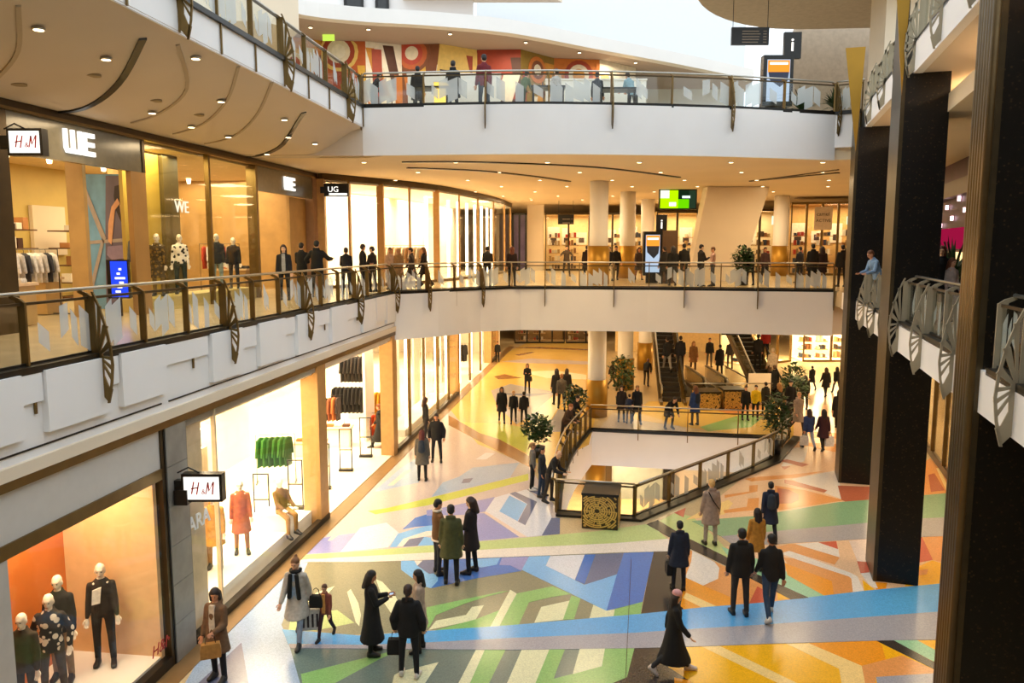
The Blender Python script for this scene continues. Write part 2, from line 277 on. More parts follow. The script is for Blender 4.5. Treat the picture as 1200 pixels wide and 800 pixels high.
# ------------------------------------------------------------------ floor inlay outlines in metres
INLAY=[
(0,"iceblue",[(-5.73,12.18),(-6.04,15.59),(-5.63,18.35),(-5.24,19.44),(-4.81,18.55),(-4.65,15.18),(-4.43,14.69),(-3.38,12.18)]),
(0,"olive",[(-5.02,18.55),(-3.57,18.50),(0.00,18.77),(3.59,19.16),(2.68,15.59),(-4.44,14.66),(-4.73,15.25)]),
(0,"dkgreen",[(-4.48,14.76),(2.65,14.36),(1.91,12.18),(-3.38,12.18)]),
(1,"slate",[(-5.72,12.30),(-5.30,14.52),(-4.35,12.30)]),
(1,"ltgreen",[(-4.50,14.93),(-4.68,15.82),(-4.39,15.71),(-3.73,15.90),(-3.25,15.33),(-3.96,15.00)]),
(2,"cream",[(-4.55,15.36),(-4.49,16.06),(-4.39,16.73),(-4.05,17.09),(-4.14,16.47),(-4.27,15.51)]),
(2,"cream",[(-3.70,16.77),(-3.65,16.92),(-3.34,16.22),(-3.18,15.67),(-3.12,15.18),(-3.23,15.36)]),
(2,"cream",[(-3.17,17.45),(-3.00,17.31),(-2.60,16.60),(-2.45,16.22),(-2.48,15.59),(-2.78,16.22)]),
(2,"ltblue",[(-2.74,18.53),(-2.40,18.53),(-1.74,17.60),(-1.72,17.36),(-1.84,16.97),(-2.03,17.09),(-2.66,17.99)]),
(3,"white",[(-2.41,18.53),(-2.21,18.53),(-2.30,18.22)]),
(3,"slate",[(-2.21,18.55),(-1.84,18.58),(-1.84,17.79),(-1.96,17.74),(-2.30,18.22)]),
(2,"navy",[(-1.84,18.58),(-1.56,18.60),(0.38,18.79),(0.42,18.73),(0.22,17.92),(-0.84,17.50),(-1.83,16.97),(-1.73,17.69)]),
(3,"ltblue",[(-1.10,18.58),(-0.30,18.70),(-0.37,18.29),(-0.74,18.12),(-1.08,18.22)]),
(3,"lav",[(-0.25,18.70),(0.42,18.77),(0.22,17.92),(-0.04,18.24),(-0.31,18.26)]),
(2,"ltblue",[(0.23,17.99),(0.43,18.80),(0.96,18.84),(0.82,18.22),(1.66,17.15),(2.48,17.72),(2.01,15.86)]),
(3,"silver",[(0.96,18.82),(1.83,18.91),(1.46,17.41),(0.82,18.22)]),
(3,"navy",[(1.83,18.91),(2.10,18.93),(1.67,17.18),(1.47,17.41)]),
(3,"slate",[(2.10,18.93),(2.83,19.02),(2.48,17.72),(1.68,17.16)]),
(2,"navy",[(2.83,19.02),(3.60,19.10),(2.85,16.28),(2.01,15.86),(2.48,17.72)]),
(2,"green",[(-1.83,16.02),(-0.23,16.80),(-0.08,16.82),(-0.53,16.56),(-1.00,16.22),(-1.60,15.67),(-1.70,15.07),(-1.79,15.44)]),
(2,"cream",[(-1.69,15.02),(-1.57,15.42),(-0.97,15.67),(-0.86,16.04),(-0.61,16.12),(-0.76,15.44),(-1.12,15.28)]),
(2,"green",[(-1.55,15.01),(-0.75,15.48),(-0.18,15.96),(-0.31,15.11)]),
(3,"cream",[(-0.04,16.89),(0.10,16.69),(-0.26,15.17),(-0.44,15.16)]),
(2,"green",[(0.10,16.69),(0.90,17.06),(0.97,17.01),(0.95,16.56),(0.37,16.26),(0.14,15.25),(-0.26,15.17)]),
(2,"green",[(0.00,16.26),(0.10,16.65),(0.93,17.07),(1.32,16.67),(0.37,16.35),(0.14,15.25),(0.00,15.22)]),
(2,"cream",[(0.00,16.80),(0.10,16.65),(0.00,16.26)]),
(2,"cream",[(0.46,15.33),(0.63,16.04),(1.26,16.34),(1.06,15.46)]),
(2,"green",[(1.06,15.46),(1.32,16.60),(1.51,16.45),(1.29,15.48)]),
(2,"cream",[(1.61,15.50),(1.76,16.14),(2.01,15.86),(2.20,15.93),(2.12,15.57)]),
(2,"green",[(2.12,15.57),(2.20,15.93),(2.85,16.28),(2.71,15.69)]),
(1,"black",[(3.60,19.16),(4.13,19.16),(4.03,17.25),(3.63,15.86),(2.71,15.67)]),
(1,"green",[(-3.83,13.38),(-3.03,13.81),(-2.14,14.27),(-2.53,13.85),(-3.18,13.04),(-3.71,13.04)]),
(1,"cream",[(-2.13,13.35),(-2.02,13.47),(-1.37,13.79),(-1.58,12.94),(-2.13,12.94)]),
(1,"cream",[(-0.69,14.26),(-0.52,14.26),(-0.78,12.91),(-0.99,12.91)]),
(1,"green",[(-0.52,14.26),(-0.12,14.26),(-0.45,12.91),(-0.78,12.91)]),
(1,"cream",[(0.19,14.26),(0.76,14.26),(0.41,12.91),(-0.13,12.91)]),
(1,"green",[(0.76,14.26),(1.02,14.26),(0.66,12.91),(0.41,12.91)]),
(2,"green",[(0.73,14.29),(0.99,14.29),(0.75,13.22),(1.66,13.64),(1.80,14.31),(2.37,14.32),(2.07,13.27),(1.62,12.97),(0.38,12.94)]),
(3,"cream",[(1.31,14.29),(1.80,14.31),(1.66,13.64),(1.10,13.37)]),
(1,"black",[(2.36,14.32),(2.89,14.34),(2.79,13.79),(3.02,13.39),(3.36,12.87),(1.49,12.87),(2.07,13.27)]),
(0,"salmon",[(4.04,20.04),(6.21,16.47),(7.64,16.73),(7.27,15.86),(3.63,15.86)]),
(1,"white",[(4.60,19.18),(4.98,18.45),(5.00,18.09),(4.81,17.48),(4.37,17.11),(4.06,17.56),(4.41,18.48)]),
(1,"orange",[(4.06,17.56),(4.37,17.11),(4.89,16.45),(4.87,16.06),(4.41,16.04),(3.73,15.88),(3.63,16.06)]),
(2,"pale",[(3.90,16.74),(4.42,16.06),(4.11,15.96),(3.77,16.47)]),
(1,"red",[(5.09,16.09),(5.60,17.07),(5.74,16.74),(5.62,16.18)]),
(1,"yellow",[(5.97,16.81),(6.48,16.47),(5.83,16.39)]),
(0,"peach",[(5.51,19.44),(12.06,20.67),(9.88,16.91),(6.43,16.31)]),
(0,"ltgreen",[(4.02,21.20),(4.77,22.05),(5.19,21.69),(5.57,18.88),(5.89,16.91),(5.25,18.35)]),
(0,"mint",[(5.40,19.44),(6.36,18.35),(7.06,16.60),(6.43,16.31),(5.42,18.35)]),
(2,"salmon",[(6.83,19.44),(7.22,19.62),(7.38,19.62),(8.17,18.74),(7.86,18.29),(7.06,19.16),(6.80,19.02)]),
(2,"white",[(7.39,19.62),(8.04,19.75),(8.37,19.30),(8.17,18.74)]),
(2,"red",[(8.02,19.73),(8.53,19.82),(8.35,19.27)]),
(1,"pink",[(8.88,19.85),(9.44,19.98),(8.75,18.45),(8.51,18.50)]),
(2,"red",[(8.50,18.50),(8.76,18.45),(8.50,17.84),(8.27,17.78)]),
(2,"white",[(8.27,17.78),(8.54,17.84),(8.30,16.96),(8.18,17.07)]),
(2,"yellow",[(8.15,17.42),(8.20,16.91),(8.17,16.84),(7.91,16.77)]),
(1,"white",[(6.79,18.99),(7.06,19.18),(8.04,17.82),(8.12,17.60),(7.91,16.77),(7.63,16.71),(7.92,17.60),(7.71,17.69)]),
(1,"salmon",[(6.77,18.74),(7.00,18.67),(7.92,17.60),(7.92,17.48),(7.62,16.69),(7.15,16.60),(7.40,17.30),(6.72,18.32)]),
(2,"orange",[(6.68,18.40),(7.41,17.34),(7.15,16.58),(6.93,16.60),(6.50,17.69)]),
(1,"orange",[(8.38,17.30),(8.65,17.25),(8.42,16.85),(8.22,16.85)]),
(1,"salmon",[(10.89,20.27),(11.84,20.43),(10.61,18.35),(10.40,18.58),(10.96,20.16)]),
(2,"red",[(10.85,20.19),(10.94,20.11),(10.41,18.58),(9.93,18.40)]),
(2,"yellow",[(9.85,18.19),(10.38,18.55),(10.59,18.32),(9.90,17.15),(8.96,17.07)]),
(3,"salmon",[(9.73,17.96),(10.00,18.03),(9.81,17.72),(9.58,17.66)]),
(0,"peach",[(3.75,19.44),(5.17,21.62),(7.70,25.43),(11.03,29.98),(14.43,33.72),(11.83,24.50),(10.91,22.97),(5.27,21.20)]),
(0,"salmon",[(14.43,26.97),(15.33,27.99),(14.25,24.50),(13.71,23.63),(12.53,23.30)]),
(1,"clay",[(14.12,25.83),(14.44,26.03),(13.75,24.14),(13.22,23.97)]),
(1,"pale",[(14.83,26.65),(14.95,26.65),(13.84,23.97),(13.69,23.88)]),
(1,"salmon",[(6.63,23.67),(7.50,24.02),(7.69,24.64),(7.99,24.71),(7.76,24.02),(6.56,23.39)]),
(1,"salmon",[(6.21,22.25),(6.99,22.56),(7.26,23.33),(7.62,23.39),(7.25,22.31),(6.18,22.00)]),
(1,"salmon",[(8.52,24.64),(9.33,24.14),(10.14,23.15),(7.87,22.25),(7.83,22.56)]),
(2,"clay",[(8.52,24.39),(8.83,24.19),(8.95,23.72),(8.77,23.21),(8.44,22.88),(7.99,22.82)]),
(1,"white",[(9.31,25.36),(11.23,26.38),(10.15,23.21),(9.86,23.79),(9.51,24.64)]),
(2,"clay",[(9.05,25.28),(9.26,25.20),(10.02,24.14),(9.83,23.90),(8.92,24.89)]),
(1,"clay",[(10.56,24.64),(11.60,24.51),(10.95,23.10),(10.18,22.82),(10.08,23.21)]),
(1,"clay",[(9.66,27.57),(10.00,27.79),(10.56,27.11),(10.20,26.81)]),
(2,"clay",[(9.48,26.87),(9.81,26.87),(9.46,26.46)]),
(1,"salmon",[(7.75,25.36),(8.21,25.60),(9.49,25.87),(10.78,26.29),(9.54,25.54),(7.90,25.09)]),
(1,"pale",[(4.93,21.45),(5.69,22.35),(6.61,23.21),(6.67,22.88),(6.15,21.90)]),
(1,"red",[(4.72,22.04),(5.15,22.46),(4.91,21.65)]),
(1,"salmon",[(11.24,30.32),(12.79,29.98),(12.26,28.70),(11.70,29.33)]),
(1,"white",[(10.64,29.33),(11.50,29.65),(10.54,27.53),(9.42,26.71)]),
(1,"salmon",[(12.33,32.12),(13.65,31.74),(13.23,30.84),(12.09,31.02)]),
(4,"ltgreen",[(-5.54,18.77),(-5.11,18.93),(-3.69,19.16),(0.00,19.98),(2.32,20.54),(3.87,21.13),(4.13,19.91),(2.67,19.62),(0.00,19.27),(-3.62,18.77),(-5.04,18.66),(-5.44,18.55)]),
(4,"white",[(-5.44,18.55),(-3.63,18.82),(0.00,19.33),(2.67,19.67),(4.14,19.98),(4.35,19.16),(2.59,19.04),(0.00,18.77),(-3.56,18.45),(-4.99,18.45),(-5.39,18.24)]),
(4,"sea",[(5.08,21.34),(7.02,21.76),(9.88,22.97),(10.97,23.21),(12.78,23.63),(14.14,23.97),(12.85,21.69),(11.70,21.55),(10.01,21.20),(7.15,20.54),(5.59,20.16)]),
(4,"pewter",[(5.59,20.16),(7.15,20.54),(10.01,21.20),(11.70,21.55),(12.85,21.69),(12.01,20.22),(9.43,19.98),(6.85,19.62),(5.77,19.44)]),
(5,"black",[(3.74,21.07),(4.13,21.41),(4.67,20.04),(5.32,18.82),(5.78,17.74),(6.55,16.47),(6.13,16.39),(5.19,18.24),(4.59,19.27)]),
(4,"blue",[(-4.65,15.04),(-3.06,14.79),(-2.23,14.90),(0.00,15.22),(2.70,15.71),(4.13,16.02),(5.58,16.26),(7.91,16.82),(9.92,17.22),(10.66,17.31),(9.86,15.94),(9.08,15.78),(5.24,15.22),(3.75,15.04),(2.48,14.86),(0.00,14.66),(-2.16,14.42),(-2.98,14.39),(-4.35,14.42)]),
(4,"grey",[(-4.36,14.46),(-2.99,14.42),(-2.16,14.46),(0.00,14.69),(2.48,14.90),(3.76,15.07),(5.25,15.25),(9.10,15.82),(9.88,15.98),(9.15,14.72),(8.45,14.62),(7.22,14.59),(4.99,14.46),(3.59,14.36),(2.34,14.29),(0.00,14.23),(-2.14,14.26),(-4.27,14.29)]),
(0,"yellow",[(2.69,14.59),(9.00,14.76),(7.52,12.18),(3.40,12.18),(2.91,13.21)]),
(1,"pale",[(3.67,14.37),(4.03,14.39),(5.08,13.07),(5.53,12.44),(5.22,12.44),(4.74,13.07)]),
(1,"pale",[(5.35,14.48),(5.80,14.49),(6.47,13.66),(6.27,13.07),(6.03,12.44),(5.59,12.44),(5.85,13.07),(6.01,13.56)]),
(1,"orange",[(5.80,14.49),(7.20,14.60),(7.19,14.39),(7.02,13.88),(6.47,13.67)]),
(1,"salmon",[(6.47,13.66),(7.40,14.03),(7.78,13.47),(7.74,13.39),(6.56,13.28),(6.45,13.07),(6.17,12.44),(6.03,12.44),(6.27,13.07)]),
(2,"black",[(7.17,14.58),(7.51,14.62),(7.93,13.67),(7.80,13.44)]),
(1,"mint",[(7.51,14.62),(7.97,14.64),(8.20,14.08),(7.96,13.64)]),
(2,"grey",[(6.56,13.28),(7.84,13.42),(7.30,12.44),(6.24,12.44)]),
(2,"orange",[(2.92,13.26),(3.15,13.18),(3.55,12.55),(3.05,12.41),(2.83,12.82)]),
(0,"tan",[(-5.11,19.44),(-4.62,22.81),(-4.01,29.98),(-3.41,38.48),(-1.34,29.98),(0.60,26.97),(1.37,22.05),(0.90,19.91),(-2.20,19.44),(-5.07,18.77)]),
(2,"lime",[(-4.22,22.18),(-3.69,22.45),(-2.59,23.35),(-1.31,24.40),(0.56,25.98),(0.55,25.24),(-1.28,23.71),(-2.52,22.69),(-3.95,21.90)]),
(2,"lav",[(-5.21,19.07),(-5.02,20.04),(-4.80,20.19),(-4.22,20.43),(-4.30,19.09),(-5.15,18.91)]),
(3,"cream",[(-4.86,19.85),(-4.79,20.27),(-4.64,20.39),(-4.76,19.88)]),
(2,"silver",[(-4.35,19.07),(-4.18,20.82),(-3.53,21.21),(-3.06,20.43),(-3.19,19.40)]),
(2,"navy",[(-3.01,20.67),(-2.77,21.60),(-2.44,21.92),(-2.26,21.96),(-2.16,21.00),(-2.68,20.87)]),
(2,"ltblue",[(-3.16,19.40),(-3.08,20.35),(-2.67,20.75),(-2.34,20.96),(-2.16,21.00),(-2.12,20.59),(-2.35,20.51),(-2.88,19.96),(-2.97,19.43)]),
(3,"white",[(-2.97,19.43),(-2.88,19.98),(-2.35,20.52),(-2.12,20.59),(-2.09,20.27),(-2.34,20.13),(-2.71,19.96),(-2.82,19.44)]),
(3,"slate",[(-2.82,19.44),(-2.72,19.96),(-2.34,20.13),(-2.44,19.50)]),
(2,"ltblue",[(-2.44,19.50),(-2.34,20.13),(-2.07,20.04),(-2.02,19.55)]),
(2,"lav",[(-2.51,22.24),(-2.21,22.38),(-0.53,23.47),(-0.78,22.15),(-1.23,21.87),(-2.46,21.78)]),
(2,"lav",[(-1.31,22.05),(-0.81,21.98),(0.20,20.13),(-0.93,19.82),(-1.40,19.73)]),
(2,"silver",[(-0.78,22.15),(-0.53,23.42),(-0.07,23.84),(0.17,23.97),(0.46,24.24),(1.06,22.72),(1.14,21.60),(0.80,20.23),(0.40,20.13)]),
(3,"slate",[(-0.07,23.81),(0.10,23.99),(0.76,23.01),(0.37,21.00),(0.17,21.30),(0.46,22.81)]),
(3,"ltblue",[(-0.08,23.61),(0.45,22.81),(0.16,21.32),(-0.37,22.15)]),
(3,"pink",[(-0.81,22.04),(-0.75,22.11),(0.40,20.13),(0.20,20.11)]),
(2,"slate",[(0.80,20.23),(1.13,21.60),(1.37,21.60),(1.29,20.35)]),
(2,"slate",[(0.48,24.22),(0.81,24.08),(1.10,23.73),(1.08,23.21)]),
(1,"iceblue",[(-2.49,23.49),(-2.28,24.96),(-1.78,25.63),(-1.38,26.70),(0.27,27.37),(-0.07,25.51)]),
(2,"slate",[(-1.66,24.88),(-1.61,25.37),(-1.30,25.46),(-1.39,24.96)]),
(1,"pewter",[(-0.07,25.51),(0.27,27.37),(0.58,26.89),(0.64,25.98)]),
(1,"iceblue",[(-4.34,24.17),(-3.89,26.70),(-3.51,27.87),(-3.06,24.96),(-4.31,23.98)]),
(2,"pink",[(-4.04,24.64),(-3.69,26.34),(-3.49,26.43),(-3.85,24.67)]),
(2,"silver",[(-1.33,27.77),(-0.98,28.70),(-0.64,28.60),(-0.95,27.77)]),
(3,"brown",[(-2.91,35.25),(-2.34,34.01),(-1.33,31.78),(-0.51,30.77),(0.59,28.32),(0.79,27.87),(0.76,26.70),(0.56,26.85),(-1.27,30.40),(-2.75,33.28)]),
(1,"lime",[(-2.34,34.01),(-1.80,33.72),(-0.68,33.72),(0.86,32.58),(0.80,28.18),(-0.50,30.72),(-1.32,31.73)]),
(0,"gold",[(-3.41,38.48),(-2.04,46.26),(-0.61,55.55),(1.39,63.11),(6.93,63.11),(4.04,36.42),(3.01,29.98),(1.21,26.97),(-1.34,29.98)]),
(2,"pewter",[(-1.13,41.41),(-0.10,43.48),(2.29,40.98),(1.26,36.23),(0.19,33.43),(-0.74,37.63)]),
(3,"cream",[(0.78,34.01),(1.20,36.57),(2.36,40.77),(2.33,37.63),(1.38,32.31),(1.14,31.01)]),
(3,"slate",[(0.60,34.93),(1.33,36.40),(0.97,33.43)]),
(3,"slate",[(-0.72,40.56),(1.01,40.56),(2.20,40.77),(0.99,39.73)]),
(2,"pewter",[(1.36,32.04),(2.19,36.57),(2.73,36.23),(2.05,32.04)]),
(2,"brown",[(0.20,55.38),(1.41,56.97),(1.67,56.57),(0.51,54.84)]),
(2,"brown",[(-1.08,46.02),(-0.46,46.85),(0.60,45.49),(-0.79,44.97)]),
(2,"tan",[(-0.72,52.10),(1.33,53.51),(5.10,52.10),(4.98,50.76),(0.68,51.42)]),
(2,"brown",[(-0.59,59.27),(2.17,59.80),(5.71,58.40),(5.65,57.72),(2.13,58.74)]),
(2,"cream",[(0.63,47.70),(2.69,48.28),(4.48,46.57),(4.33,44.97),(2.01,45.49)]),
(0,"gold",[(5.18,34.57),(6.82,38.48),(14.49,38.48),(13.17,32.90),(11.28,30.66),(10.04,31.09)]),
(1,"green",[(8.05,32.90),(10.63,35.48),(11.44,34.93),(10.25,32.90),(8.22,32.12)]),
(1,"salmon",[(9.39,36.82),(11.80,38.05),(12.25,36.82),(10.19,35.29)]),
(0,"peach",[(13.33,36.42),(16.62,38.48),(14.09,32.90),(10.80,29.33)]),
]
IC={'blue': '5AA8E2', 'grey': 'A2A2AC', 'olive': '8C8A70', 'dkgreen': '6E8078', 'green': '8CBC70', 'ltgreen': 'C0D08A', 'cream': 'E2E1B8', 'white': 'E8DED2', 'navy': '4A78C6', 'ltblue': '80B9EA', 'slate': '6F7694', 'lav': '9496CA', 'black': '3A3430', 'orange': 'F09A24', 'yellow': 'F7B61C', 'pale': 'F8D288', 'salmon': 'E39A58', 'red': 'CC5F48', 'mint': '98CCA4', 'sea': '86AE86', 'peach': 'EDC49C', 'pink': 'E6CFC0', 'iceblue': '9FB6D2', 'tan': 'CDBDB8', 'brown': '9A6A38', 'lime': 'C4CB58', 'pewter': 'A9A5A6', 'gold': 'E0B95E', 'silver': 'DCDDE4', 'clay': 'B9694C'}
# ------------------------------------------------------------------ large structure
def holed(name, outer, holes, z0, z1, m, **k):
    bm = bmesh.new(); loops = []
    for pts in [outer]+holes:
        vs = [bm.verts.new((p[0], p[1], z1)) for p in pts]; loops.append(vs)
        for i in range(len(vs)): bm.edges.new((vs[i], vs[(i+1) % len(vs)]))
    bmesh.ops.triangle_fill(bm, use_beauty=True, edges=bm.edges[:], normal=(0, 0, 1))
    top = [[(v.co.x, v.co.y) for v in f.verts] for f in bm.faces]; bm.free()
    mb = MB()
    for t in top:
        a = (t[1][0]-t[0][0])*(t[2][1]-t[0][1])-(t[2][0]-t[0][0])*(t[1][1]-t[0][1])
        if a < 0: t = t[::-1]
        mb.add([(p[0], p[1], z1) for p in t], [(0, 1, 2)]); mb.add([(p[0], p[1], z0) for p in t], [(2, 1, 0)])
    for pts in [outer]+holes:
        n = len(pts)
        for i in range(n):
            a, b = pts[i], pts[(i+1) % n]
            mb.add([(a[0], a[1], z0), (b[0], b[1], z0), (b[0], b[1], z1), (a[0], a[1], z1)], [(0, 1, 2, 3)])
    me = mb.mesh(name); b2 = bmesh.new(); b2.from_mesh(me); bmesh.ops.remove_doubles(b2, verts=b2.verts, dist=1e-4)
    bmesh.ops.recalc_face_normals(b2, faces=b2.faces); b2.to_mesh(me); b2.free()
    return mkobj(name, me, m, kind='structure', **k)
def smooth_path(pts, n=4):
    """Catmull-Rom through pts (2D)"""
    out = []
    for i in range(len(pts)-1):
        p0 = pts[max(i-1, 0)]; p1 = pts[i]; p2 = pts[i+1]; p3 = pts[min(i+2, len(pts)-1)]
        for j in range(n):
            t = j/n
            out.append(tuple(.5*((2*p1[k])+(-p0[k]+p2[k])*t+(2*p0[k]-5*p1[k]+4*p2[k]-p3[k])*t*t+(-p0[k]+3*p1[k]-3*p2[k]+p3[k])*t**3) for k in range(2)))
    out.append(tuple(pts[-1])); return out
def band(mb, path, off0, off1, z0, z1, mi=0):
    """vertical ribbon wall along a plan path, thick from off0 to off1 (to the left of travel)"""
    n = len(path); nr = []
    for i in range(n):
        a = path[max(i-1, 0)]; b = path[min(i+1, n-1)]; dx, dy = b[0]-a[0], b[1]-a[1]; q = math.hypot(dx, dy)
        nr.append((-dy/q, dx/q))
    A = [(path[i][0]+nr[i][0]*off0, path[i][1]+nr[i][1]*off0) for i in range(n)]
    B = [(path[i][0]+nr[i][0]*off1, path[i][1]+nr[i][1]*off1) for i in range(n)]
    for i in range(n-1): mb.prism([A[i], A[i+1], B[i+1], B[i]], z0, z1, mi)
    return mb
OUT = [(-26, -9), (32, -9), (32, 72), (-26, 72)]
VOID_L = smooth_path([(1.30, 22.1), (1.63, 25.4), (2.24, 28.7), (3.3, 32.4)], 3)
VOID_B = [(3.3, 32.4), (6.5, 31.75), (9.7, 31.2), (11.2, 31.0)]
VOID_R = [(3.5, 21.6), (9.3, 27.5), (11.2, 31.0)]
VOID = VOID_L+VOID_B[1:]+VOID_R[1::-1]
M_floor = terrazzo('base', 'CBB48A')
holed('floor', OUT, [VOID], -1.5, -.012, M_floor)
# inlaid terrazzo fields, each its own slab
fl = bpy.data.objects['floor']
for i, (l, c, pts) in enumerate(INLAY):
    z = -.0095+l*.0016+(i % 10)*.00012
    MB().prism(pts, -.03, z).obj('terrazzo_inlay', terrazzo(c, IC[c]), fl)
# thin brass dividing lines on the floor
def strip_line(a, b, wd=.005):
    d = Vector((b[0]-a[0], b[1]-a[1], 0)).normalized(); n_ = Vector((-d.y, d.x, 0))*wd
    MB().prism([(a[0]+n_.x, a[1]+n_.y), (b[0]+n_.x, b[1]+n_.y), (b[0]-n_.x, b[1]-n_.y), (a[0]-n_.x, a[1]-n_.y)], -.02, .0012).obj('joint_strip', M_bronzeD, fl)
strip_line((1.9, 12.4), (2.95, 18.6))
# kerb strips in front of the left shops
mb = MB(); mb.prism(XL.strip(10, 60, -.42, .02), -.03, .004); mb.obj('bronze_kerb', mat('kerb_stone', '8A6A42', .3, .1, var=.1, scale=4), fl)
# --- first gallery
L1B = smooth_path([(-4.34, 28.6), (-2.84, 29.75), (-1.3, 31.4), (.35, 32.1)], 3)+[(5.43, 31.4), (8.2, 30.8), (12.3, 29.95)]
H1 = [XL.P(-1), XL.P(28.6)]+L1B[1:]+[RR.P(28.8), RR.P(-1)]
M_gfloor = mat('gallery_stone', 'C9B48E', .22, var=.1, scale=1.5)
holed('floor_gallery', OUT, [H1], 5.42, 6.0, M_gfloor)
H1b = [XL.P(-1, .02), XL.P(28.6, .02)]+[(x, y+.05) for x, y in L1B[1:]]+[(31, 30.2), (31, -1)]
holed('ceiling_ground', OUT, [H1b], 4.30, 5.41, M_cream)
# back fascia of the first gallery
mb = MB(); band(mb, L1B, -.07, .05, 4.27, 5.985); struct(mb, 'trim_1', M_white, label='smooth pale fascia curving under the back gallery railing')
mb = MB(); mb.prism(RR.strip(-1, 29.3, -.10, .06), 5.38, 5.985); struct(mb, 'trim_2', M_white)
# left fascia: base plane, staggered panels, shadow gap, bronze edge
fa = struct(MB().prism(XL.strip(4, 28.6, -.02, .3), 4.78, 5.985), 'trim_3', M_white)
P = [(4, 6.9, 5.1), (7.0, 8.6, 5.5), (8.7, 10.4, 5.1), (10.42, 10.83, 5.55), (10.85, 12.22, 5.09), (12.24, 12.52, 5.5), (12.54, 13.8, 5.1), (13.84, 15.33, 5.58),
     (15.4, 16.7, 5.0), (16.74, 17.42, 5.5), (17.49, 18.9, 5.0), (18.95, 19.55, 5.55), (19.62, 21.0, 4.96), (21.05, 21.95, 5.55), (22.01, 23.3, 4.96),
     (23.4, 24.7, 5.5), (24.8, 26.1, 4.96), (26.2, 27.3, 5.15), (27.4, 28.5, 4.98)]
for i, (a, b, z) in enumerate(P):
    t = .1 if z < 5.3 else .055
    MB().prism(XL.strip(a, b, -.02-t, -.015), z, 5.97).obj('fascia_panel', M_white, fa)
for a, b in ((4, 13.72), (13.95, 28.5)):
    MB().prism(XL.strip(a, b, -.035, -.01), 4.90, 4.925).obj('shadow_gap', M_black, fa)
MB().prism(XL.strip(4, 28.6, -.09, .1), 4.60, 4.78).obj('lower_lip', M_cream, fa)
MB().prism(XL.strip(4, 58, -.07, .1), 4.46, 4.62).obj('bronze_edge', M_bronze, fa)
# --- second gallery
L2B = smooth_path([(-4.65, 25.1), (0, 24.65), (3.2, 24.8), (7, 25.4), (10.6, 26.4)], 4)
H2 = [E2.P(-1)]+L2B+[(11.3, 25.9), RR.P(-1)]
holed('floor_upper', OUT, [H2], 11.5, 12.0, M_gfloor)
mb = MB(); band(mb, L2B, -.07, .05, 10.5, 11.99); struct(mb, 'trim_4', M_white, label='smooth white fascia of the upper gallery curving across the back')
mb = MB(); mb.prism([(10.55, 26.35), (10.7, 26.6), (11.6, 26.3), (11.35, 25.9)], 10.9, 11.99); struct(mb, 'trim_5', M_white)
mb = MB(); mb.prism(E2.strip(-1, 25.1, -.01, .12), 11.36, 11.99); struct(mb, 'trim_6', M_white)
mb = MB(); mb.prism(RR.strip(-1, 26.2, -.12, .06), 11.35, 11.99); struct(mb, 'trim_7', M_white)
# left soffit: leans from the thin edge down to the shop fronts and flattens towards the back
def sstep(a, b, x):
    t = min(1, max(0, (x-a)/(b-a))); return t*t*(3-2*t)
def soffit_z(x, y):
    e = E2.x0+E2.k*y; w_ = WL.x0+WL.k*y; t = min(1, max(0, (e-x)/(e-w_)))
    z = 11.37-.87*(1-(1-t)**1.6)
    return z+(10.52-z)*sstep(20.0, 25.1, y)*sstep(.06, .5, t)
mb = MB(); ny, nx = 44, 14; vs = []
for j in range(ny+1):
    y = -1+27.0*j/ny
    for i in range(nx+1):
        e = E2.x0+E2.k*y; x = e+.02-(e-(WL.x0+WL.k*y)+1.2)*i/nx
        vs.append((x, y, soffit_z(x, y)))
fs = [(j*(nx+1)+i, (j+1)*(nx+1)+i, (j+1)*(nx+1)+i+1, j*(nx+1)+i+1) for j in range(ny) for i in range(nx)]
mb.add(vs, fs)
mb.add([(v[0], v[1], v[2]+.04) for v in vs], [f[::-1] for f in fs])
cl = mb.obj('ceiling_left', M_soffit, None, True, kind='structure')
struct(MB().prism([(-4.66, 25.04), (-8.6, 25.04), (-8.6, 25.2), (-4.66, 25.2)], 10.5, 11.4), 'trim_10', M_soffit)
def ribbon(name, pts, wd, m, parent, zf, t=.035, n=5):
    pa = smooth_path(pts, n); mb = MB()
    for i in range(len(pa)-1):
        a, b = pa[i], pa[i+1]; d = Vector((b[0]-a[0], b[1]-a[1])).normalized(); n_ = Vector((-d.y, d.x))*wd/2
        q = [(a[0]+n_.x, a[1]+n_.y), (b[0]+n_.x, b[1]+n_.y), (b[0]-n_.x, b[1]-n_.y), (a[0]-n_.x, a[1]-n_.y)]
        vs = [(p[0], p[1], zf(*p)-t) for p in q]+[(p[0], p[1], zf(*p)+.02) for p in q]
        mb.add(vs, [(0, 3, 2, 1), (4, 5, 6, 7), (0, 1, 5, 4), (1, 2, 6, 5), (2, 3, 7, 6), (3, 0, 4, 7)])
    return mb.obj(name, m, parent)
ribbon('shadow_slot', [(-9.9, 17.0), (-8.9, 16.75), (-7.6, 15.6), (-6.3, 13.9)], .13, M_black, cl, soffit_z)  # dark ribbons stand in for the shade of the soffit's curved gaps
ribbon('shadow_slot', [(-9.0, 25.8), (-8.0, 25.1), (-6.9, 23.6), (-5.5, 21.3)], .13, M_black, cl, soffit_z)
for x, y in ((-8.9, 14.6), (-7.7, 14.9), (-7.6, 17.2), (-7.4, 19.0)):
    MB().cyl(x, y, soffit_z(x, y)-.015, soffit_z(x, y)+.03, .13, n=16).obj('speaker_grille', mat('grille_tan', 'A08C68', .7), cl)
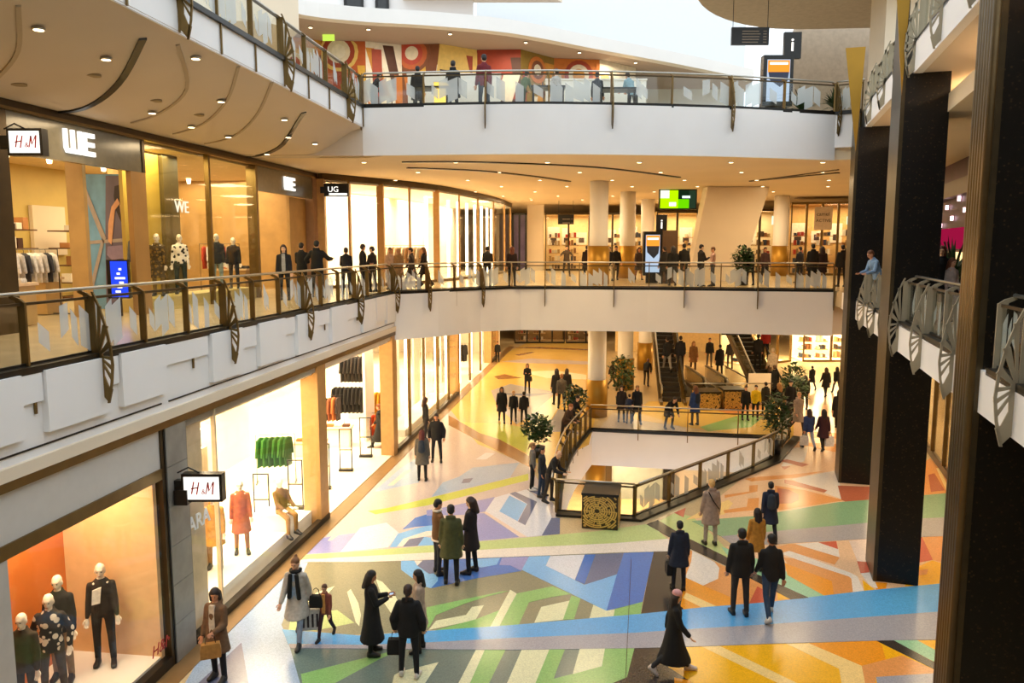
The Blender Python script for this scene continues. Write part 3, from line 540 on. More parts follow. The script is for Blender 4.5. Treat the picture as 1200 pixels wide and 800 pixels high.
for pts in ([(-8.8, 18.6), (-7.9, 18.1), (-6.8, 16.9), (-6.0, 14.6)], [(-8.6, 20.4), (-7.6, 19.8), (-6.5, 18.4), (-5.6, 16.6)], [(-8.5, 22.2), (-7.5, 21.6), (-6.4, 20.2), (-5.4, 18.2)],
            [(-8.9, 14.0), (-7.9, 13.0), (-7.0, 11.6)]):
    ribbon('ceiling_step', pts, .07, mat('step_plaster', 'B9A88F', .9, var=.02), cl, soffit_z, .03)
# back ceiling under the second gallery
H2c = [(-20, -1), (-20, 25.9)]+[(E2.P(25.9)[0]-.2, 25.9)]+[(x, y+.05) for x, y in L2B[1:]]+[(11.4, 26.2), (12.4, 26.2), RR.P(-1, -.05)]
cb = holed('ceiling_back', OUT, [H2c], 10.52, 10.9, M_soffit)
cb.data.materials[0] = mat('warm_soffit', 'E6D2B0', .85, var=.03, scale=.5)
flat = lambda x, y: 10.52
ribbon('shadow_slot', [(-3.7, 26.95), (-1.2, 26.95), (3.0, 28.7), (6.9, 32.9)], .16, M_black, cb, flat, .04)  # dark ribbons drawn for the shade along the ceiling recess edges
ribbon('shadow_slot', [(-3.8, 28.9), (-1.3, 30.0), (.8, 32.3), (2.5, 34.9)], .2, M_bronzeD, cb, flat, .04)
ribbon('shadow_slot', [(10.4, 34.8), (11.5, 32.8), (12.6, 30.8)], .16, M_bronzeD, cb, flat, .04)
ribbon('shadow_slot', [(10.4, 34.8), (10.9, 33.4), (12.1, 29.6)], .08, M_bronzeD, cb, flat, .04)
# right soffit under the second gallery
crr = struct(MB().prism([RR.P(-1, -.02), RR.P(26.3, -.02), (24, 26.3), (24, -1)], 11.36, 11.5), 'ceiling_right', M_soffit)
MB().prism([RR.P(0, -3.2), RR.P(30, -3.2), RR.P(30, -3.6), RR.P(0, -3.6)], 11.0, 11.37).obj('bronze_cornice', M_bronzeD, crr)
MB().prism([RR.P(0, -3.6), RR.P(30, -3.6), (26, 30), (22, 0)], 10.9, 11.37).obj('dropped_ceiling', M_soffit, crr)
# --- third level slab over the second gallery
E3 = [(-9.2, 30.0), (-8.0, 31.6), (-5.8, 32.5), (-3.45, 33.0), (0, 34.2), (3.9, 36.9), (8.4, 40.0), (13, 43.5)]
E3s = smooth_path(E3, 4)
mb = MB(); band(mb, E3s, 0, .5, 16.55, 17.1); c3 = struct(mb, 'trim_8', M_white)
MUR = [(-9.6, 34.6), (-8.3, 35.4), (-6.4, 35.5), (-4.9, 36.1), (-3.2, 35.9), (-1.6, 37.0), (.4, 36.9), (2.0, 38.6), (4.2, 38.9), (6.2, 40.6)]
mb = MB(); mb.add([(p[0], p[1]+.01, 16.56) for p in E3s]+[(-14, 50, 16.55), (14, 50, 16.55)], [tuple(range(len(E3s)))+(len(E3s)+1, len(E3s))])
mb.add([(p[0], p[1]+.1, 16.8) for p in E3s]+[(-14, 50, 16.8), (14, 50, 16.8)], [(tuple(range(len(E3s)))+(len(E3s)+1, len(E3s)))[::-1]])
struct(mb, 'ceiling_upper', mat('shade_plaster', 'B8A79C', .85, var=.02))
struct(MB().prism([(-14, 30), (-9.2, 30), (-8.2, 31.4), (-9.9, 34.6), (-14, 34.6)], 15.9, 17.1), 'ceiling_corner', M_cream)
struct(MB().prism([(-26, -1), (-7.9, -1), (-5.9, 18.5), (-7.6, 22.3), (-26, 22.3)], 17.7, 18.2), 'ceiling_top_left', M_soffit)
# right hand disc soffit and leaning wall of the upper level
D = smooth_path([(6.3, 27), (6.8, 29.9), (8.43, 32.3), (10.9, 33.7), (14.3, 33.6)], 4)
mb = MB().prism(D+[(24, 33), (24, 26.5)], 16.6, 17.2); struct(mb, 'ceiling_disc', mat('shaded_stone_beige', 'B7A48E', .8))  # beige darkened so the colour carries the shade on disc and wall
mb = MB(); mb.slab((0, 35.6, 0), (1, 0, 0), (0, 0, 1), [(11.2, 12.0), (12.45, 17.2), (26, 17.2), (26, 12.0)], -.5); struct(mb, 'wall_upper_right', mat('shaded_stone_beige', 'B7A48E', .8))
struct(MB().box(13.0, 15.0, 28.4, 29.6, 12, 19), 'wall_pier', M_cream)
# back wall and building at the top
mbw = MB().box(-26, -2.0, 42, 42.5, 16.8, 30); bw = struct(mbw, 'wall_back', M_white); struct(MB().box(-2.0, 13.2, 46, 46.5, 12, 34), 'wall_atrium', mat('cool_wall', 'EAEFF2', .8, var=.01))
def framed(name, x0, x1, y, z0, z1, fm, gm, fw=.12, parent=None, mull=0, **k):
    r = MB(); r.box(x0, x1, y-.06, y+.06, z0, z0+fw).box(x0, x1, y-.06, y+.06, z1-fw, z1).box(x0, x0+fw, y-.06, y+.06, z0, z1).box(x1-fw, x1, y-.06, y+.06, z0, z1)
    for i in range(mull):
        xm = x0+(x1-x0)*(i+1)/(mull+1); r.box(xm-fw/2, xm+fw/2, y-.05, y+.05, z0, z1)
    o = r.obj(name, fm, parent, **k); MB().box(x0+.02, x1-.02, y-.015, y+.015, z0+.02, z1-.02).obj('pane', gm, o); return o
Md = mat('dark_window', '2A2A28', .12, var=.2)
framed('window_1', -8.6, -7.6, 41.9, 18.9, 23, M_black, Md, kind='structure', mull=0)
framed('window_2', -7.0, -6.3, 41.9, 18.9, 23, M_black, Md, kind='structure')
struct(MB().prism([(-5.6, 40.5), (1.5, 40.5), (2.6, 42.4), (-5.6, 42.4)], 20.2, 20.9), 'ceiling_canopy', M_cream)
struct(MB().box(-26, 32, 72, 72.4, -.02, 14), 'wall_far', M_cream)
struct(MB().box(-26, 32, -9.4, -9, -.02, 19), 'wall_light_block', M_white)  # unseen wall added behind the camera to block low sky light
struct(MB().box(-26.4, -26, -9, 72, -.02, 17.6), 'wall_left', M_cream)
struct(MB().box(32, 32.4, -9, 72, -.02, 17.6), 'wall_right', M_cream)
# --- basement below the opening
struct(MB().box(-8, 22, 14, 50, -6.3, -6.0), 'floor_basement', mat('basement_floor', 'C9A97C', .25, var=.1, scale=2))
mb = MB(); band(mb, VOID_L, -.1, .0, -1.5, -.02); band(mb, VOID_B, -.1, 0, -1.5, -.02); band(mb, VOID_R, 0, .1, -1.5, -.02); struct(mb, 'trim_9', M_white)
struct(MB().box(-8, 22, 44, 44.4, -6, -1.5), 'wall_basement', M_cream)
bsm = thing('basement_shop', 'dark framed shop front glimpsed on the level below the floor opening', 'shop front', (6.6, 41.5, -6))
for x, y in ((3.85, 35.1), (6.12, 41.9)):
    c = thing('basement_column', 'gold column on the level below, seen through the floor opening, %s' % ('nearer' if y < 40 else 'farther'), 'column', (x, y, -6)); MB().cyl(0, 0, .002, 4.48, .46, n=24).obj('shaft', M_gold, c, True)
MB().box(-2.2, -1.2, -.3, .3, 0, 4.4).obj('pillar', M_bronzeD, bsm); MB().box(-1.2, 1.6, -.1, .1, 0, 4.2).obj('display', mat('basement_display', '9FA39A', .5, var=.12, scale=2), bsm)
MB().box(2.2, 6.5, -.1, .1, 0, 3.4).obj('cream_wall', M_cream, bsm); MB().box(-2, 6.5, -.2, .12, 3.4, 3.6).obj('dark_rail', M_black, bsm); MB().box(1.6, 2.2, -.3, .3, 0, 4.4).obj('pillar', M_black, bsm)
# --- round columns
for i, (x, y, r) in enumerate([(3.85, 35.1, .43), (6.12, 41.9, .43), (8.35, 48.7, .43)]):
    where = ['front', 'middle', 'rearmost'][i]
    for z0, z1, g, fl_ in ((0, 4.4, 1.7, 'ground floor'), (6, 10.6, 1.7, 'gallery')):
        c = thing('round_column', '%s of the three white round columns on the %s, with gold sleeve round its foot' % (where, fl_), 'column', (x, y, z0), group='white round columns')
        MB().cyl(0, 0, .002, z1-z0-.02, r-.02, n=36).obj('shaft', M_white, c, True)
        MB().cyl(0, 0, .002, g, r+.06, n=36).obj('gold_sleeve', M_gold, c, True)
c = thing('round_column', 'white round column at the right of the gallery beside the leaning white slab', 'column', (15.3, 45, 6)); MB().cyl(0, 0, .002, 4.5, .43, n=30).obj('shaft', M_white, c, True); MB().cyl(0, 0, .002, 1.7, .48, n=30).obj('gold_sleeve', M_gold, c, True)
# leaning stair slab on the gallery
t = MB().slab((0, 38, 6), (1, 0, 0), (0, 0, 1), [(8.55, .002), (9.35, 4.5), (12.3, 4.5), (11.0, .002)], -1.0).obj('leaning_slab', M_cream, None, label='wide leaning cream wall slab of the stairs behind the gallery railing', cat='wall slab')
# --- black mosaic pylons with bronze flanks
def pylon(x, y, w_, ln, label, flutes=0, fin=None, top=19):
    t = thing('mosaic_pylon', label, 'pillar', (x, y, 0), RR.ang, group='black mosaic pylons on the right')
    # local: +Y along the gallery edge, +X to the right
    MB().box(0.04, w_, 0, ln, .003, 11.36 if not flutes else 19).obj('mosaic_body', M_mos, t)
    MB().box(-.02, .06, -.02, ln, .003, top).obj('bronze_flank', mat('flank_bronze', '4E432F', .4, .6, var=.2, scale=2), t)
    for i in range(flutes):
        u = ln*(i+.5)/flutes; MB().cyl(-.03, u, .003, 19, .085, n=12).obj('flute', mat('flute_bronze', '5E4C30', .33, .75, var=.15, scale=3), t, True)
    if fin:
        MB().slab((0, -.03, 0), (1, 0, 0), (0, 0, 1), [(-.01, fin[0]), (.12, fin[1]), (-fin[2], fin[1])], -.04).obj('gold_fin', M_gold, t)
    return t
pylon(10.72, 24.95, .95, 1.25, 'farthest and shortest looking black mosaic pylon with a gold fin, next to the back gallery', fin=(10.6, 13.75, .45), top=13.2)
pylon(8.38, 17.35, .93, 1.3, 'middle black mosaic pylon standing on the patterned floor by the blue band', fin=(10.9, 15.8, .5))
pylon(6.52, 10.85, 1.1, .84, 'nearest black mosaic pylon with a fluted bronze flank at the right edge', flutes=6)
# ------------------------------------------------------------------ railings
def mesh_post(low=.62, arm=True, side=1):
    mb = MB()
    mb.box(-.05, .06, -.02, .02, -.02, .93)
    if arm: mb.slab((0, -.018, 0), (1, 0, 0), (0, 0, 1), [(-.05, .84), (.05, .93), (-.02, .985), (-.15, 1.03), (-.17, .99), (-.07, .94)], -.036)
    if low: mb.box(.085, .115, -.018, .018, -low, .04).box(.0, .1, -.018, .018, -.03, .04)
    return mb.mesh('post')
def mesh_fan():
    mb = MB(); t = -.03; o = (0, -.015, 0); u = (1, 0, 0); v = (0, 0, 1)
    arc = [(.03, 1.0), (.13, .76), (.22, .46), (.28, .14), (.30, -.14), (.27, -.42), (.2, -.74)]
    for i in range(len(arc)-1):
        a, b = arc[i], arc[i+1]; mb.slab(o, u, v, [a, b, (b[0]-.035, b[1]), (a[0]-.035, a[1])], t)
    mb.slab(o, u, v, [(-.04, .93), (.04, .93), (.05, 0), (-.04, 0)], t)
    mb.slab(o, u, v, [(.0, .06), (.12, .06), (.14, -.08), (.13, -.3), (.2, -.48), (.26, -.52), (.2, -.74), (.05, -.56), (.02, -.2)], t)
    for (x, z), wd in zip([(.115, .78), (.2, .48), (.26, .2), (.285, -.04), (.285, -.2), (.26, -.36)], [.03, .045, .05, .03, .025, .02]):
        d = Vector((x-.06, z-.0)).normalized(); n_ = Vector((-d.y, d.x))
        mb.slab(o, u, v, [(.06+n_.x*.008, n_.y*.008), (x+n_.x*wd, z+n_.y*wd), (x-n_.x*wd, z-n_.y*wd), (.06-n_.x*.008, -n_.y*.008)][::-1], t)
    return mb.mesh('fan')
def mesh_frost(seed):
    rnd = random.Random(seed); mb = MB(); x = .02
    while x < .95:
        wd = rnd.uniform(.09, .17); x1 = min(x+wd, .98)
        if rnd.random() < .72:
            t = rnd.uniform(.6, .86); b = rnd.choice([.08, .2, .35]); s1 = rnd.choice([-.16, -.16, .12])
            pts = [(x, max(.08, b)), (x1, max(.08, b+s1)), (x1, max(.3, min(.87, t+s1))), (x, t)]
            mb.slab((0, -.016, 0), (1, 0, 0), (0, 0, 1), pts, -.003)
        x = x1+rnd.choice([0, .015, .04])
    return mb.mesh('frosted_pattern')
PM = {}
def pmesh(k, f):
    if k not in PM: PM[k] = f()
    return PM[k]
GL = None
def railing(path, z, side, step, label, group, fans=(3, 0), bronze=None, low=.62, h=.92, frost=True, fanmat=None, rails=True, half=False):
    """side=+1: the open side lies to the left of travel, -1: to the right"""
    bronze = bronze or M_bronze
    pts = [Vector((p[0], p[1], 0)) for p in path]; cum = [0]
    for i in range(1, len(pts)): cum.append(cum[-1]+(pts[i]-pts[i-1]).length)
    Lt = cum[-1]; n = max(1, round(Lt/step))
    def at(s):
        s = min(max(s, 0), Lt)
        for i in range(1, len(pts)):
            if s <= cum[i]+1e-9:
                t = (s-cum[i-1])/max(1e-9, cum[i]-cum[i-1]); return pts[i-1].lerp(pts[i], t)
        return pts[-1]
    root = thing('balcony_railing', label, 'railing', (pts[0].x, pts[0].y, z), group=group)
    base = pts[0]
    P_ = [at(Lt*i/n)-base for i in range(n+1)]
    for i in range(n+1):
        d = (P_[min(i+1, n)]-P_[max(i-1, 0)]).normalized(); a = math.atan2(d.x*side*1, -d.y*side*1)  # local X = open side
        nx = Vector((-d.y, d.x, 0))*side; a = math.atan2(nx.y, nx.x)
        isfan = fans[0] and i % fans[0] == fans[1]
        key = 'post%.2f%s' % (low, bronze.name)
        p = mkobj('post', pmesh(key, lambda: mesh_post(low)), bronze, root, loc=tuple(P_[i])); p.rotation_euler.z = a
        if isfan:
            f = mkobj('fan_ornament', pmesh('fan'+(fanmat or bronze).name, mesh_fan), fanmat or bronze, root, loc=tuple(P_[i]+nx*.06)); f.rotation_euler.z = a
    inn = []
    for i in range(n):
        a, b = P_[i], P_[i+1]; d = b-a; ang = math.atan2(d.y, d.x)
        g = mkobj('glass_panel', pmesh('gp', lambda: MB().box(.03, .97, -.006, .006, .07, .88).mesh('glass_panel')), M_glass, root, loc=tuple(a)); g.rotation_euler.z = ang; g.scale.x = d.length
        if frost: 
            k = (i*7+int(abs(base.x)*10)) % 6
            mkobj('frosted_pattern', pmesh('fr%d' % k, lambda: mesh_frost(k+3)), M_frost, g, kind='stuff')
    off = []
    for i in range(n+1):
        d = (P_[min(i+1, n)]-P_[max(i-1, 0)]).normalized(); nx = Vector((-d.y, d.x, 0))*side
        off.append((P_[i], nx))
    def run(name, o, z0, z1, wd, m):
        q = [(p.x+nx.x*o, p.y+nx.y*o) for p, nx in off]; mb = MB(); band(mb, q, -wd/2, wd/2, z0, z1); mb.obj(name, m, root)
    run('top_rail', .0, .885, .925, .04, M_bronzeD); run('bottom_rail', .0, .055, .09, .04, M_black)
    run('floor_edge', .06, -.05, .05, .16, M_black)
    MB().tube([(p.x-nx.x*.14, p.y-nx.y*.14, 1.04) for p, nx in off], .028, 8).obj('handrail', M_steel, root, True)
    return root
railing([XL.P(6.6, .06), XL.P(28.5, .06)], 6.0, -1, 1.37, 'long bronze and glass railing with fan ornaments along the left first gallery', None, fans=(3, 1))
railing([(p[0], p[1]+.07) for p in L1B], 6.0, -1, 1.35, 'glass railing bending across the back of the first gallery above the pale fascia', None, fans=(2, 1))
railing([RR.P(2, -.08), RR.P(10.55, -.08)], 6.0, 1, 1.2, 'near right gallery railing running past the fluted pylon', None, fans=(2, 0), fanmat=M_fan, bronze=M_fan)
railing([RR.P(12.3, -.08), RR.P(17.2, -.08)], 6.0, 1, 1.15, 'right gallery railing between the fluted pylon and the middle pylon', None, fans=(2, 0), fanmat=M_fan, bronze=M_fan)
railing([RR.P(18.75, -.08), RR.P(24.9, -.08)], 6.0, 1, 1.1, 'right gallery railing between the middle and the farthest pylon', None, fans=(2, 0), fanmat=M_fan, bronze=M_fan)
railing([E2.P(8, .06), E2.P(25.0, .06)], 12.0, -1, 1.5, 'glass railing with fan ornaments along the left upper gallery', None, fans=(3, 1))
railing([(p[0], p[1]+.07) for p in L2B], 12.0, -1, 1.9, 'glass railing curving across the back of the upper gallery', None, fans=(2, 0))
railing([(10.6, 26.45), (11.3, 26.0)], 12.0, -1, .9, 'short end piece of glass railing beside the gold fin on the upper gallery', None, fans=(0, 0))
railing([RR.P(12.3, -.08), RR.P(17.2, -.08)], 12.0, 1, 1.2, 'upper right gallery railing nearer the camera than the middle pylon', None, fans=(2, 0), fanmat=M_fan, bronze=M_fan)
railing([RR.P(18.75, -.08), RR.P(24.9, -.08)], 12.0, 1, 1.2, 'upper right gallery railing behind the gold fin of the middle pylon', None, fans=(2, 0), fanmat=M_fan, bronze=M_fan)
railing(VOID_L, 0, -1, 1.1, 'curved left railing of the floor opening that people lean on', None, fans=(0, 0), low=.3, frost=False)
railing(VOID_B, 0, -1, 1.9, 'back railing of the floor opening behind the sunken white wall', None, fans=(0, 0), low=.35, frost=False)
railing(VOID_R, 0, 1, 1.7, 'slanting right railing of the floor opening with patterned glass panels', None, fans=(0, 0), low=0)
railing([(1.30, 22.05), (3.5, 21.55)], 0, 1, 2.3, 'short front railing of the floor opening behind the gold lattice planter', None, fans=(0, 0), low=0, frost=False)
pl = MB(); band(pl, [(1.3, 21.9), (3.5, 21.42), (9.45, 27.45), (11.5, 31.0)], -.22, .12, .004, .07); pl.obj('black_plinth', M_black, None, label='black stone plinth under the front and right railings of the floor opening', cat='plinth')
# ------------------------------------------------------------------ left ground floor shops
M_pillar = mat('grey_tile', '8C8880', .4, var=.15, scale=3)
M_shopwhite = mat('shop_white', 'F6EEE0', .6, var=.01)
M_peach = mat('peach_wall', 'E8BE8A', .7, var=.05)
M_orange = mat('orange_backdrop', 'C9702A', .7, var=.08, scale=1.5)
M_shopglass = glass('shop_glass', (.97, .97, .95))
def sbox(y0, y1, a, b, z0, z1, L=XL): return MB().prism(L.strip(y0, y1, a, b), z0, z1)
sf = thing('shop_front', 'menswear shop front with four mannequins behind glass at the lower left corner', 'shop front', (0, 0, 0))
sbox(4, 13.66, .0, .12, 3.75, 4.46).obj('sign_band', mat('band_grey', 'C9C6C0', .35, var=.02), sf)
sbox(4, 13.66, -.03, .12, 3.55, 3.75).obj('window_head', M_bronze, sf)
sbox(4, 10.02, -.02, .14, .2, 3.55).obj('side_pilaster', mat('pilaster_grey', 'BDB8B0', .4, var=.04), sf)
sbox(10.02, 13.66, -.03, .12, .004, .2).obj('window_sill', M_black, sf)
sbox(10.02, 13.66, .02, .04, .2, 3.55).obj('window_glass', M_shopglass, sf)
sbox(13.62, 13.70, -.03, .12, .004, 4.46).obj('window_frame', M_bronzeD, sf)
sbox(9, 13.9, .12, 2.6, .02, .25).obj('display_floor', M_shopwhite, sf)
sbox(7, 13.5, 1.9, 2.0, .25, 3.9).obj('orange_backdrop', M_orange, sf)
sbox(13.5, 13.6, .10, 2.0, .21, 3.9).obj('end_wall', M_peach, sf)
sbox(7, 14.0, .1, 2.0, 3.9, 4.0).obj('display_ceiling', M_cream, sf)
text('window_lettering', 'H&M', .3, mat('red_print', 'B03020', .5), XL.P(13.05, -.0)+(.45,), (XL.d[0], XL.d[1], 0), (0, 0, 1), sf, .004, .25)
pl = thing('tiled_pillar', 'grey stone tiled pillar between the menswear shop and the bright window', 'pillar', (0, 0, 0))
for k in range(6): sbox(13.74, 14.40, -.06, .5, .01+k*.745, .745*(k+1)).obj('stone_tile', M_pillar, pl)
sbox(13.70, 14.44, -.04, .5, .004, 4.46).obj('core', M_black, pl)
MB().box(-.12, .12, -.1, .1, 0, .28).obj('door_sensor', M_black, None, loc=XL.P(13.95, -.2)+(3.0,), label='small black box mounted high on the grey tiled pillar', cat='sensor')
def lightbox_sign(loc, ang, wd, hg, word, col, label, sz, shear=.25, m=None):
    """projecting sign: hangs on an arm from the wall; local +x sticks out, faces local -y"""
    t = thing('hanging_sign', label, 'sign', loc, ang)
    MB().box(0, wd, -.1, .1, 0, hg).box(-.16, 0, -.06, .06, hg*.25, hg*.75).obj('case', M_black, t)
    MB().box(.05, wd-.05, -.115, -.1, .05, hg-.05).box(.05, wd-.05, .1, .115, .05, hg-.05).obj('lit_face', M_screenw, t)
    MB().tube([(-.1, 0, hg), (.1, 0, hg+.1), (.3, 0, hg)], .015).obj('bracket', M_black, t)
    if word == 'H&M':
        rm = mat('sign_red', 'C41E12', .5); k = hg*.42; x0 = wd*.24; z0 = hg*.3
        def st(*q): MB().slab((x0, -.118, z0), (1, 0, 0), (0, 0, 1), [(a*k, b*k) for a, b in q], .006).obj('red_stroke', rm, t)
        st((0, 0), (.11, 0), (.33, 1.05), (.22, 1.05)); st((.42, -.05), (.53, -.05), (.75, 1.0), (.64, 1.0)); st((.02, .4), (.62, .5), (.62, .6), (.02, .5))
        st((1.22, 0), (1.3, 0), (1.52, 1.0), (1.4, 1.0)); st((1.4, 1.0), (1.52, 1.0), (1.56, .3), (1.48, .2)); st((1.48, .2), (1.56, .3), (1.96, 1.05), (1.86, 1.05)); st((1.74, -.05), (1.85, -.05), (1.98, 1.05), (1.86, 1.05))
        text('ampersand', '&', .13, rm, (x0+.86*k, -.118, z0), (1, 0, 0), (0, 0, 1), t, .003)
        return t
    tx = text('lettering', word, sz, m or mat('sign_red', 'C41E12', .5), (wd*.15, -.118, hg*.34), (1, 0, 0), (0, 0, 1), t, .004, shear, .002)
    return t
lightbox_sign(XL.P(14.0, -.2)+(3.05,), 0, .74, .52, 'H&M', 'red', 'small lit white sign with red letters projecting from the grey tiled pillar, lower left', .22)
lightbox_sign(WL.P(15.15, -.35)+(9.38,), 0, .66, .5, 'H&M', 'red', 'small lit white sign with red letters beside the large white lettering, upper left', .2)
# the bright shop on the ground floor
M_zfloor = mat('shop_floor', 'F0E4CC', .18, var=.02)
zs = thing('shop_front', 'long bright white fashion shop along the left of the ground floor', 'shop front', (0, 0, 0))
sbox(14.0, 56, .05, 9, .004, .02).obj('shop_floor', M_zfloor, zs)
sbox(14.0, 56, 9, 9.2, .02, 4.28).obj('back_wall', M_shopwhite, zs)
sbox(14.1, 14.3, 2.1, 9, .02, 4.28).obj('side_wall', M_shopwhite, zs)
sbox(55.8, 56, .1, 9, .02, 4.28).obj('side_wall', M_shopwhite, zs)
sbox(14.1, 56, .12, 9, 4.22, 4.29).obj('shop_ceiling', M_shopwhite, zs)
for (a, b) in ((14.44, 21.6), (28.7, 40.3), (51.5, 54.2)):
    sbox(a, b, .02, .04, .16, 4.46).obj('window_glass', M_shopglass, zs)
    sbox(a, b, -.06, .1, .004, .16).obj('black_plinth', M_black, zs)
sbox(15.55, 15.6, -.01, .08, .1, 4.46).obj('mullion', mat('pale_edge', 'D8C4A0', .4), zs)
for a in (30.8, 33.2, 35.8, 38.2, 44.0, 47.5): sbox(a, a+.05, -.01, .12, .1, 4.46).obj('mullion', M_bronze, zs)
for a, b in ((21.0, 21.6), (28.2, 28.75), (40.2, 40.6), (51.2, 51.7), (54.1, 54.5)): sbox(a, b, -.04, .45, .004, 4.46).obj('bronze_pilaster', mat('pilaster_bronze', 'B98F58', .4, .3), zs)
sbox(14.46, 15.2, .1, .16, .1, 4.3).obj('light_panel', mat('panel_sand', 'D9C2A0', .5), zs)
for a in (15.25, 31.6, 34.5, 36.9, 39.2, 42.5, 46, 49.5): sbox(a, a+.14, .32, .46, .2, 4.2).obj('light_strip', emis('strip_lamp', 'FFE6BC', 5), zs)
for y in (30.0, 33.8, 37.5, 43.5, 48): sbox(y, y+1.1, 1.6, 1.7, .02, 4.2).obj('partition', M_shopwhite, zs)
sbox(15.7, 21.0, .25, 2.0, .02, .4).obj('podium', M_shopwhite, zs)
sbox(16.3, 17.2, 1.1, 1.2, .4, 3.2).obj('display_panel', mat('panel_beige', 'E2C79A', .6), zs)
sbox(17.6, 18.3, 1.6, 1.7, .4, 3.4).obj('display_panel', M_shopwhite, zs)
sbox(31, 39, .3, 1.2, .02, .3).obj('podium', M_shopwhite, zs)
sbox(23.5, 27.5, 5.2, 5.4, .02, 4.2).obj('partition', M_shopwhite, zs)
text('window_lettering', 'ZARA', .42, mat('white_letter', 'FFFFFF', .5), XL.P(14.12, -.01)+(2.24,), (XL.d[0], XL.d[1], 0), (0, 0, 1), zs, .01, .0, .012)
# security gates
g = None
for i, (x, y) in enumerate([(-6.35, 22.3), (-6.0, 24.2), (-5.7, 26.2), (-5.35, 28.0), (-6.9, 20.9)]):
    if g is None:
        g = thing('security_gate', '', 'security gate', (x, y, 0), group='security gates in the entrance of the bright shop')
        mb = MB(); mb.box(-.22, -.19, -.02, .02, .05, 1.5).box(.19, .22, -.02, .02, .05, 1.5).box(-.22, .22, -.02, .02, 1.47, 1.5).box(-.22, .22, -.02, .02, .75, .78); mb.obj('frame', M_black, g)
        MB().box(-.24, .24, -.09, .09, .022, .1).obj('foot', M_black, g); MB().box(-.17, .17, -.008, .008, .12, 1.44).obj('clear_pane', M_glass, g)
        r = g
    else: r = copytree(g, None, (x, y, 0))
    r['label'] = ['security gate in the shop entrance, second from the window', 'middle security gate of the row in the shop entrance', 'second farthest security gate in the shop entrance', 'farthest security gate, beside the walking couple', 'nearest security gate, just behind the display window'][i]
# ------------------------------------------------------------------ left gallery shops
M_wood = mat('shop_wood', 'B89258', .5, var=.12, scale=2)
M_golden = mat('golden_wall', 'CDB468', .55, var=.08, scale=1)
M_grassglass = mat('sign_glass', '6E695A', .2, var=.08)
def wbox(y0, y1, a, b, z0, z1): return MB().prism(WL.strip(y0, y1, a, b), z0, z1)
ws = thing('shop_front', 'gallery shop front with two sign bands and golden windows, upper left', 'shop front', (0, 0, 0))
wbox(8, 31.2, -.06, .2, 10.36, 10.50).obj('top_rail', M_bronzeD, ws); wbox(8, 31.2, -.1, .1, 10.30, 10.36).obj('light_cove', M_bronze, ws)
wbox(9, 14.9, 0, .1, 6, 10.3).obj('side_glass', mat('side_pane', 'A88850', .25, var=.2, scale=1), ws)
wbox(14.9, 15.45, -.05, .4, 6, 10.3).obj('dark_pilaster', M_bronzeD, ws)
wbox(15.45, 19.85, 0, .15, 9.5, 10.3).obj('sign_band', M_grassglass, ws)
wbox(19.3, 19.9, -.03, .1, 6, 9.5).obj('wood_pillar', mat('pillar_wood', 'A0763C', .5, var=.08, scale=2), ws)
wbox(19.82, 19.92, -.03, .2, 9.5, 10.3).obj('mullion', M_bronzeD, ws)
wbox(19.9, 26.1, .02, .05, 6.1, 10.3).obj('window_glass', M_shopglass, ws)
wbox(23.0, 23.1, -.02, .12, 6, 10.3).obj('mullion', M_bronze, ws); wbox(25.95, 26.1, -.03, .3, 6, 10.3).obj('mullion', M_bronze, ws)
wbox(22.2, 22.95, .9, 1.6, 6, 10.3).obj('dark_column', mat('olive_dark', '55461C', .5, var=.1), ws)
wbox(20.5, 22.15, 1.0, 1.1, 6.3, 10.3).obj('display_back', mat('olive_gold', 'B0923A', .5, var=.1, scale=1), ws)
wbox(20.0, 26.0, .1, .9, 6, 6.35).obj('display_base', M_golden, ws)
wbox(26.1, 30.85, 0, .15, 9.5, 10.3).obj('sign_band', M_grassglass, ws)
wbox(30.8, 31.2, -.03, .5, 6, 10.3).obj('end_pilaster', mat('rose_metal', 'A5836A', .4, .3), ws)
wbox(29.3, 30.8, .3, .4, 6, 9.5).obj('side_panel', M_wood, ws)
wbox(9, 31.2, 7.0, 7.2, 6, 10.3).obj('back_wall', M_golden, ws)
wbox(9, 31.2, .2, 7, 10.25, 10.3).obj('shop_ceiling', mat('shop_ceiling', 'E0C898', .7), ws)
wbox(9, 9.2, .2, 7, 6, 10.3).obj('side_wall', M_wood, ws); wbox(31.0, 31.2, .5, 7, 6, 10.3).obj('side_wall', M_wood, ws)
MB().box(-10.5, -10.1, 18.75, 18.9, 6, 10.2).obj('wood_column', M_wood, ws)
wbox(22.8, 24.0, 2.8, 3.0, 6, 10.2).obj('wood_partition', M_wood, ws)
wbox(14.0, 16.5, 6.6, 6.9, 9.2, 9.5).obj('lit_soffit', emis('soffit_lamp', 'FFDFA0', 3), ws)
rs_ = random.Random(8); STK = [mat('stack_%d' % i, c, .8) for i, c in enumerate(['E8E0D4', '2A2C3A', 'B07A4A', '8A8A84', '40241C'])]
for y in (12.6, 14.0, 15.4, 17.2, 20.4, 22.0, 24.4, 26.2, 28.0, 29.4):
    sh = wbox(y, y+1.1, 5.6, 6.3, 6.01, 6.08).obj('shelf_unit', mat('shelf_dark', '5A3A1C', .5), ws)
    for q in range(4):
        wbox(y, y+1.1, 5.6, 6.3, 6.5+q*.55, 6.54+q*.55).obj('shelf_board', mat('shelf_dark', '5A3A1C'), sh)
        for r_ in range(4):
            if rs_.random() < .8: wbox(y+.06+r_*.26, y+.26+r_*.26, 5.62, 5.95, 6.54+q*.55, 6.54+q*.55+rs_.uniform(.12, .38)).obj('folded_stack', rs_.choice(STK), sh)
    MB().cyl(*WL.P(y+.4, 4.5), 10.05, 10.24, .06, .09, 10).obj('spot_fixture', M_lamp, ws)
